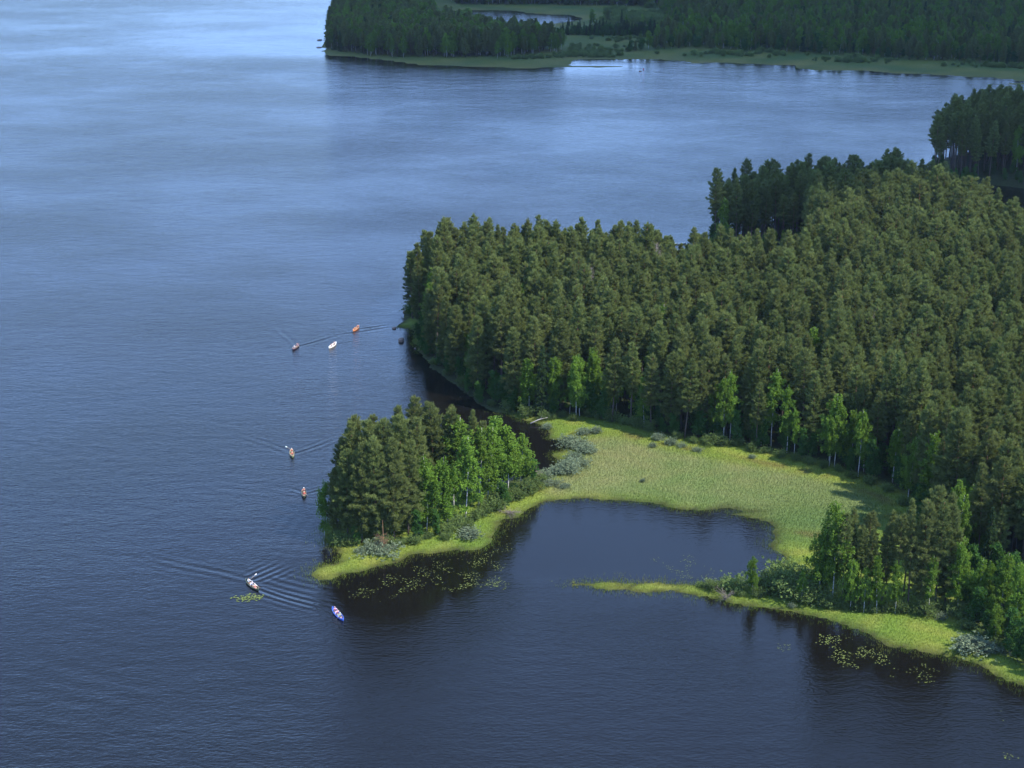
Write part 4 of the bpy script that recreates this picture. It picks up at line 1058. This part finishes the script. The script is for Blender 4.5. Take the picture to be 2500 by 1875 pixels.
def canoe(pa, head, L, B, colh, label, seats, nm='canoe', cat='canoe', group='canoes on the lake', rim=(.30, .24, .16)):
    x, y = P(*pa)
    e = link(nm, None, loc=(x, y, -.09), rz=head)
    D = .34
    mh = plain(nm + '_hull', colh, .3, .08)
    link('hull', hull_mesh('hull', L, B, D, mh, mh), e)
    mr = plain(nm + '_rim', rim, .45, .1)
    for s in (-1, 1):
        ys = np.linspace(-L / 2, L / 2, 19)
        pts = np.column_stack([[s * max(beam(L, B, v), .012) for v in ys], ys, [D + .22 * abs(2 * v / L) ** 3.2 + .012 for v in ys]])
        V, Fs = tube(pts, np.full(19, .022), 5); link('gunwale', mesh('gunwale', V, Fs, [mr], smooth=True), e)
    for sy in seats:
        mb = MB(); bw = beam(L, B, sy) * 2 - .08; box(mb, (0, sy, SEATZ - .015), (bw, .26, .03)); box(mb, (-bw * .3, sy, SEATZ + .07), (.02, .2, .14)); box(mb, (bw * .3, sy, SEATZ + .07), (.02, .2, .14))
        V, Fs, A = mb.get(); link('seat', mesh('seat', V, Fs, [M['wood']]), e)
    ys = np.linspace(-L * .46, L * .46, 15); FV = []
    for v_ in ys:
        bw_ = max(beam(L, B, v_) * .93 - .02, .01); FV += [(-bw_, v_, .135), (bw_, v_, .135)]
    link('floor', mesh('floor', FV, [(2 * i, 2 * i + 1, 2 * i + 3, 2 * i + 2) for i in range(14)], [plain('floor_mat', tuple(c * .7 for c in colh), .8, .2)]), e)
    mb = MB(); bw = beam(L, B, 0) * 2; box(mb, (0, 0, D - .02), (bw, .06, .025)); V, Fs, A = mb.get(); link('thwart', mesh('thwart', V, Fs, [M['wood']]), e)
    tag(e, label, cat, group)
    return e

def skin(name, verts, edges, radii, root=0, sub=1):
    me = bpy.data.meshes.new(name + '_src'); me.from_pydata(verts, edges, [])
    o = bpy.data.objects.new(name + '_src', me); COL.objects.link(o)
    sk = o.modifiers.new('s', 'SKIN'); sk.use_smooth_shade = True
    for v, r in zip(me.skin_vertices[0].data, radii):
        v.radius = r if isinstance(r, tuple) else (r, r); v.use_root = False
    me.skin_vertices[0].data[root].use_root = True
    sb = o.modifiers.new('b', 'SUBSURF'); sb.levels = sub; sb.render_levels = sub
    dg = bpy.context.evaluated_depsgraph_get(); dg.update()
    out = bpy.data.meshes.new_from_object(o.evaluated_get(dg))
    out.name = name
    bpy.data.objects.remove(o); bpy.data.meshes.remove(me)
    for p in out.polygons: p.use_smooth = True
    return out
def pose(side):
    """seated paddler facing +Y, seat at z=0; side=+1 paddles on the right"""
    J = {}; E = []; V = []; Rr = []
    def v(n_, p, r): J[n_] = len(V); V.append(p); Rr.append(r); return J[n_]
    def e(a, b): E.append((J[a], J[b]))
    v('pel', (0, 0, .10), (.15, .115)); v('bel', (0, .015, .25), (.135, .10)); v('che', (0, .05, .42), (.16, .115)); v('nb', (0, .06, .54), (.07, .065)); v('nk', (0, .07, .60), .052)
    v('jaw', (0, .10, .66), (.062, .072)); v('hd', (0, .085, .73), (.076, .092)); v('top', (0, .08, .80), (.055, .065)); v('nose', (0, .195, .70), .012)
    v('ear-1', (-.088, .075, .70), .014); v('ear1', (.088, .075, .70), .014)
    for a, b in (('hd', 'ear-1'), ('hd', 'ear1'), ('pel', 'bel'), ('bel', 'che'), ('che', 'nb'), ('nb', 'nk'), ('nk', 'jaw'), ('jaw', 'hd'), ('hd', 'top'), ('hd', 'nose')): e(a, b)
    up = -side   # the hand on the grip end is the one away from the paddled side
    grip = Vector((up * .10 * 0 + side * .02, .40, .62)); low = Vector((side * .40, .42, .28))
    for s in (-1, 1):
        h = grip if s == up else low
        sh = Vector((s * .185, .05, .50)); el = (sh + h) / 2 + Vector((s * .10, -.05, -.12))
        k = str(s)
        v('sh' + k, tuple(sh), .056); v('el' + k, tuple(el), .041); wr = el + (h - el) * .86; v('wr' + k, tuple(wr), .027); v('pm' + k, tuple(h), (.036, .022))
        e('che', 'sh' + k); e('sh' + k, 'el' + k); e('el' + k, 'wr' + k); e('wr' + k, 'pm' + k)
        d = (h - wr).normalized(); acr = Vector((side * .38, .02, -.34)).normalized()
        fw = d.cross(acr).normalized()
        for fi in range(4):
            o_ = h + acr * (.018 * (fi - 1.5)) + d * .03
            ln = (.030, .036, .034, .026)[fi]
            a1 = o_ + d * ln; a2 = a1 - fw * ln * .9 * s; a3 = a2 - d * ln * .7
            v(f'f{k}{fi}a', tuple(a1), .0095); v(f'f{k}{fi}b', tuple(a2), .0085); v(f'f{k}{fi}c', tuple(a3), .0075)
            e('pm' + k, f'f{k}{fi}a'); e(f'f{k}{fi}a', f'f{k}{fi}b'); e(f'f{k}{fi}b', f'f{k}{fi}c')
        t1 = h - acr * .035 + d * .005; t2 = t1 + d * .03 + fw * .02 * s
        v('t' + k, tuple(t1), .011); v('u' + k, tuple(t2), .009); e('pm' + k, 't' + k); e('t' + k, 'u' + k)
        v('hp' + k, (s * .10, .06, .08), .082); v('kn' + k, (s * .13, .42, .22), .058); v('an' + k, (s * .085, .62, -.02), .038); v('to' + k, (s * .08, .73, -.03), .028)
        e('pel', 'hp' + k); e('hp' + k, 'kn' + k); e('kn' + k, 'an' + k); e('an' + k, 'to' + k)
    return V, E, Rr, J, grip, low
POSE = {}
def face_mesh():
    mb = MB()
    for s_ in (-1, 1):
        V, Fs = tube([[s_ * .030, .165, .715], [s_ * .031, .178, .716]], [.011, .008], 8); mb.add(V, Fs)
    V, Fs = tube([[-.022, .166, .652], [0, .174, .650], [.022, .166, .652]], [.004, .006, .004], 6); mb.add(V, Fs)
    V, Fs, A = mb.get(); return mesh('face', V, Fs)
FACE = face_mesh()
for sd_ in (1, -1):
    V, E, Rr, J, grip, low = pose(sd_)
    body = skin('body', V, E, Rr, 0)
    def part(names, edges, infl, nm, root):
        ix = [J[a] for a in names]; mp_ = {j: i for i, j in enumerate(ix)}
        rr = [tuple(c + infl for c in (Rr[i] if isinstance(Rr[i], tuple) else (Rr[i], Rr[i]))) for i in ix]
        return skin(nm, [V[i] for i in ix], [(mp_[J[a]], mp_[J[b]]) for a, b in edges], rr, root)
    shirt = part(['pel', 'bel', 'che', 'nb', 'sh-1', 'el-1', 'sh1', 'el1'], [('pel', 'bel'), ('bel', 'che'), ('che', 'nb'), ('che', 'sh-1'), ('sh-1', 'el-1'), ('che', 'sh1'), ('sh1', 'el1')], .012, 'shirt', 0)
    trou = part(['pel', 'hp-1', 'kn-1', 'hp1', 'kn1', 'bel'], [('pel', 'bel'), ('pel', 'hp-1'), ('hp-1', 'kn-1'), ('pel', 'hp1'), ('hp1', 'kn1')], .016, 'trousers', 0)
    vest = skin('life_vest', [(0, .015, .20), (0, .03, .34), (0, .045, .50)], [(0, 1), (1, 2)], [(.175, .14), (.195, .155), (.165, .135)], 0)
    hat = skin('hat', [(0, .085, .765), (0, .08, .80), (0, .08, .86)], [(0, 1), (1, 2)], [(.14, .15), (.09, .10), (.06, .07)], 0)
    hair = skin('hair', [(0, .04, .70), (0, .06, .78), (0, .075, .83)], [(0, 1), (1, 2)], [(.075, .075), (.088, .098), (.05, .06)], 0)
    POSE[sd_] = dict(body=body, shirt=shirt, trousers=trou, life_vest=vest, hat=hat, hair=hair, grip=grip, low=low)
def omat(o, m):
    if not o.data.materials: o.data.materials.append(m)
    o.material_slots[0].link = 'OBJECT'; o.material_slots[0].material = m
MC = {}
def cmat(c):
    if c not in MC: MC[c] = plain('cloth', c, .75, .08)
    return MC[c]
def person(boat, ly, side, shirt, vest, hat, label, trousers=(.05, .06, .09), facing=1, blade=(.7, .7, .66), paddle=True, raised=False, pl=None, sz=None):
    p = POSE[side]; bx, by = boat.location.x, boat.location.y; hd = boat.rotation_euler.z
    x = bx - math.sin(hd) * ly; y = by + math.cos(hd) * ly; z = boat.location.z + (SEATZ if sz is None else sz) - .02
    e = link('person', p['body'], loc=(x, y, z), rz=hd + (0 if facing == 1 else math.pi)); omat(e, M['skin'])
    for nm, c in (('shirt', shirt), ('trousers', trousers), ('life_vest', vest), ('hat', hat)):
        if c is None:
            if nm == 'hat': o = link('hair', p['hair'], e); omat(o, cmat((.10, .06, .035)))
            continue
        o = link(nm, p[nm], e); omat(o, cmat(c))
    fo = link('face', FACE, e); omat(fo, cmat((.09, .035, .03)))
    tag(e, label, 'person', 'paddlers on the lake')
    if paddle:
        g, l = p['grip'], p['low']; d = (l - g).normalized()
        q0 = g - d * .03; q1 = g + d * 1.12
        pe = link('paddle', None, loc=(x, y, z), rz=hd)
        if raised:
            d = Vector((side * .80, .15, .58)).normalized(); q0 = g - d * .25; q1 = g + d * 1.05
        V, Fs = tube([q0, q1], [.015, .015], 6); link('shaft', mesh('shaft', V, Fs, [M['wood']]), pe)
        mb = MB(); sdv = d.cross(Vector((0, 1, 0))).normalized()
        b0 = q1; pts = []
        for t, wd in ((0, .02), (.08, .08), (.25, .10), (.42, .095), (.48, .05)):
            for s in (-1, 1):
                for th in (-.008, .008):
                    nn = d.cross(sdv).normalized(); pts.append(b0 + d * t + sdv * (s * wd) + nn * th)
        V = np.array([tuple(v) for v in pts]); Fs = []
        for i in range(4):
            a = i * 4; b = a + 4
            for m1, m2 in ((0, 1), (1, 3), (3, 2), (2, 0)): Fs += [(a + m1, b + m1, b + m2), (a + m1, b + m2, a + m2)]
        Fs += [(0, 1, 3), (0, 3, 2), (16, 19, 17), (16, 18, 19)]
        bo = link('blade', mesh('blade', V, np.array(Fs), [cmat(blade)]), pe)
        tag(pe, pl, 'paddle', 'paddles')
    return e
def heading(dx, dy): return math.atan2(-dx, dy)
RED, WHT, BLU, GRN, ORG, PNK = (.62, .05, .04), (.80, .80, .80), (.10, .16, .40), (.15, .35, .12), (.80, .33, .06), (.75, .20, .30)
# dark boat with white clothed paddlers
A = canoe((722, 849), heading(-.22, -1), 4.6, .92, (.05, .03, .06), 'dark purple canoe with white clothed paddlers, leftmost of the distant three', (-1.1, .85))
person(A, .85, 1, WHT, (.75, .75, .85), WHT, 'bow paddler dressed in white in the dark purple canoe', pl='paddle of the bow paddler in the dark purple canoe')
person(A, -1.1, -1, (.3, .2, .35), None, None, 'stern paddler in dark clothes in the dark purple canoe', pl='paddle of the stern paddler in the dark purple canoe')
B_ = canoe((812, 845), heading(-.3, -1), 4.7, .98, (.82, .82, .80), 'white canoe, middle one of the distant three', (-1.1, .8), rim=(.6, .6, .6))
person(B_, .8, -1, (.35, .12, .14), (.7, .68, .75), None, 'bow paddler in a pale vest in the white canoe', pl='paddle of the bow paddler in the white canoe')
person(B_, -1.1, 1, (.15, .10, .2), None, None, 'stern paddler in dark clothes in the white canoe', pl='paddle of the stern paddler in the white canoe')
C_ = canoe((869, 804), heading(-.25, -1), 4.6, .9, (.55, .20, .08), 'orange brown canoe, rightmost of the distant three', (-1.1, .85))
person(C_, .85, 1, (.2, .08, .05), ORG, None, 'bow paddler in an orange vest in the orange brown canoe', pl='paddle of the bow paddler in the orange brown canoe')
person(C_, -1.1, -1, (.12, .06, .12), (.5, .22, .1), None, 'stern paddler in a brown vest in the orange brown canoe', pl='paddle of the stern paddler in the orange brown canoe')
D_ = canoe((713, 1109), heading(.18, -1), 4.4, .95, (.20, .24, .12), 'olive canoe with red vested paddlers heading toward the viewer, farther one', (-1.1, .75), rim=(.28, .22, .13))
person(D_, .75, 1, (.45, .08, .07), RED, None, 'bow paddler in a red vest in the farther olive canoe', blade=(.6, .5, .3), pl='low paddle of the bow paddler in the farther olive canoe')
person(D_, -1.1, 1, (.5, .25, .2), RED, (.75, .55, .5), 'stern paddler with light hat in the farther olive canoe', raised=True, blade=(.75, .85, .8), pl='raised paddle with white blade above the farther olive canoe')
E_ = canoe((742, 1206), heading(.12, -1), 4.4, .95, (.045, .06, .04), 'black green canoe close to the left end of the wooded point', (-1.1, .75), rim=(.12, .11, .08))
person(E_, .75, -1, (.4, .06, .05), RED, None, 'bow paddler in a red vest in the black green canoe', pl='paddle of the bow paddler in the black green canoe')
person(E_, -1.1, 1, (.45, .2, .18), (.7, .09, .07), WHT, 'stern paddler with a white hat in the black green canoe', pl='paddle of the stern paddler in the black green canoe')
hf = heading(1.8, -2.7)
F_ = canoe((616, 1431), hf, 4.9, 1.0, (.035, .055, .035), 'dark green canoe with three people beside the lily raft', (-1.45, -.1, .95), rim=(.16, .18, .12))
person(F_, .95, -1, (.80, .76, .74), (.78, .10, .05), (.8, .75, .72), 'bow paddler in a white shirt and orange red vest in the three person canoe', trousers=(.6, .3, .25), pl='paddle of the bow paddler in the three person canoe')
person(F_, -.1, 1, (.55, .58, .80), None, (.8, .78, .8), 'middle passenger in a pale blue shirt in the three person canoe', paddle=False)
person(F_, -1.45, -1, (.72, .78, .82), None, None, 'stern paddler in a white top in the three person canoe', raised=True, blade=(.82, .80, .80), pl='raised paddle with a bright white blade over the three person canoe')
hg = heading(1.7, -3.4)
G_ = canoe((825, 1502), hg, 4.9, 1.0, (.07, .16, .62), 'bright blue canoe at the dark reflection below the point', (-1.45, -.3, .9), rim=(.10, .18, .6))
person(G_, -1.45, -1, (.6, .45, .6), (.65, .04, .10), (.6, .3, .3), 'stern paddler in a crimson vest in the blue canoe', pl='paddle of the stern paddler in the blue canoe')
person(G_, -.3, 1, (.75, .45, .6), (.55, .06, .12), None, 'middle passenger in a pink shirt in the blue canoe', paddle=False)
person(G_, .9, 1, (.2, .35, .25), None, (.55, .7, .6), 'bow paddler in green with a pale hat in the blue canoe', pl='paddle of the bow paddler in the blue canoe')
# far kayak: low decked hull
def kayak(pa, head, L, B, colh, label):
    x, y = P(*pa); e = link('kayak', None, loc=(x, y, -.06), rz=head); mh = plain('kayak_hull', colh, .3, .05)
    us = np.linspace(-1, 1, 19); V = []; n_ = 12
    for u_ in us:
        b = max(.01, B / 2 * (1 - abs(u_) ** 2) ** .8)
        for j in range(n_):
            a = 2 * math.pi * j / n_; V.append((b * math.cos(a), u_ * L / 2, .15 + .05 * u_ ** 4 * 3 + (.15 if math.sin(a) < 0 else .12) * math.sin(a) * (b / (B / 2)) ** .5))
    Fs = [(s * n_ + j, s * n_ + (j + 1) % n_, (s + 1) * n_ + (j + 1) % n_, (s + 1) * n_ + j) for s in range(18) for j in range(n_)]
    link('hull', mesh('hull', V, np.array(Fs), [mh], smooth=True), e)
    an = np.linspace(0, 2 * math.pi, 17); pts = np.column_stack([.24 * np.cos(an), .38 * np.sin(an), np.full(17, .285)])
    Vt, Ft = tube(pts, np.full(17, .025), 5, False); link('cockpit_rim', mesh('cockpit_rim', Vt, Ft, [cmat((.03, .03, .03))]), e)
    tag(e, label, 'kayak'); return e
K_ = kayak((1571, 169.5), heading(.12, -1), 5.0, .62, (.55, .04, .12), 'red kayak far away off the tip of the reed spit')
person(K_, -.1, 1, (.15, .03, .10), (.62, .05, .16), None, 'lone paddler in crimson in the far red kayak', pl='paddle of the lone kayaker far away', sz=.12)
# white rowing boat seen between treetops
rb = canoe((1655, 596), heading(1, .25), 5.2, 1.6, (.80, .80, .76), 'white rowing boat glimpsed through a gap in the treetops', (-1.2, 0, 1.3), 'rowing_boat', 'rowing boat', None, rim=(.6, .55, .45))

# ------------------------------------------------------------------ clouds casting the far shade
def cloud(name, outline, alt, thick, label):
    """broad cumulus bank whose shade falls on the given stretch of ground"""
    off = np.array([sdir.x, sdir.y]) / sdir.z * alt
    pg = poly(outline) + off
    a, b = pg.min(0) - 60, pg.max(0) + 60; st = 22.0
    xs = np.arange(a[0], b[0], st); ys = np.arange(a[1], b[1], st); gx, gy = np.meshgrid(xs, ys)
    qq = np.stack([gx.ravel(), gy.ravel()], -1); s = sd_poly(pg, qq) + 10 * np.sin(qq[:, 0] * .031) * np.sin(qq[:, 1] * .027)
    t = np.clip(s / 60, 0, 1) ** .5
    bump = .6 + .4 * np.sin(qq[:, 0] * .05 + 2 * np.sin(qq[:, 1] * .03)) * np.sin(qq[:, 1] * .045 + 1.4 * np.sin(qq[:, 0] * .027)) + .12 * np.sin(qq[:, 0] * .14) * np.sin(qq[:, 1] * .13)
    top = alt + thick * t * bump; bot = alt - thick * .12 * t * bump
    nx = len(xs); i = (np.arange(len(ys) - 1)[:, None] * nx + np.arange(nx - 1)[None]).ravel()
    Fq = np.stack([i, i + 1, i + nx + 1, i + nx], -1); Fq = Fq[(s[Fq] > 0).all(1)]
    V = np.vstack([np.column_stack([qq, top]), np.column_stack([qq, bot])]); F2 = np.vstack([Fq, Fq[:, ::-1] + len(qq)])
    m, nt, out = newmat('cloud')
    d = N(nt, "ShaderNodeBsdfDiffuse", ins={0: (.9, .9, .9, 1)}); t_ = N(nt, "ShaderNodeBsdfTranslucent", ins={0: (.9, .92, .95, 1)})
    mx = N(nt, "ShaderNodeMixShader", ins={0: .38, 1: d.outputs[0], 2: t_.outputs[0]}); nt.links.new(mx.outputs[0], out.inputs[0])
    o = link(name, mesh(name, V, F2, [m], smooth=True)); tag(o, kind='structure')
cloud('cloud', [(1560,720),(1700,668),(1935,632),(1975,596),(2100,588),(2300,590),(2500,600),(3200,590),(3600,100),(3300,-120),(1400,-130),(1000,-60),(880,60),(760,60),(700,160),(900,260),(1500,420)], 1250, 160, None)

# ------------------------------------------------------------------ air
hm, nt, out = newmat('haze_air')
pv = N(nt, "ShaderNodeVolumePrincipled"); pv.inputs["Color"].default_value = (.55, .72, .92, 1); pv.inputs["Density"].default_value = .00003; pv.inputs["Anisotropy"].default_value = .2
nt.links.new(pv.outputs[0], out.inputs["Volume"])
mb = MB(); box(mb, (0, 2400, 73), (9200, 5600, 150)); V, Fs, A = mb.get()
hz = link('haze', mesh('haze', V, Fs, [hm])); tag(hz, 'thin bluish air over the lake', 'haze', kind='stuff')
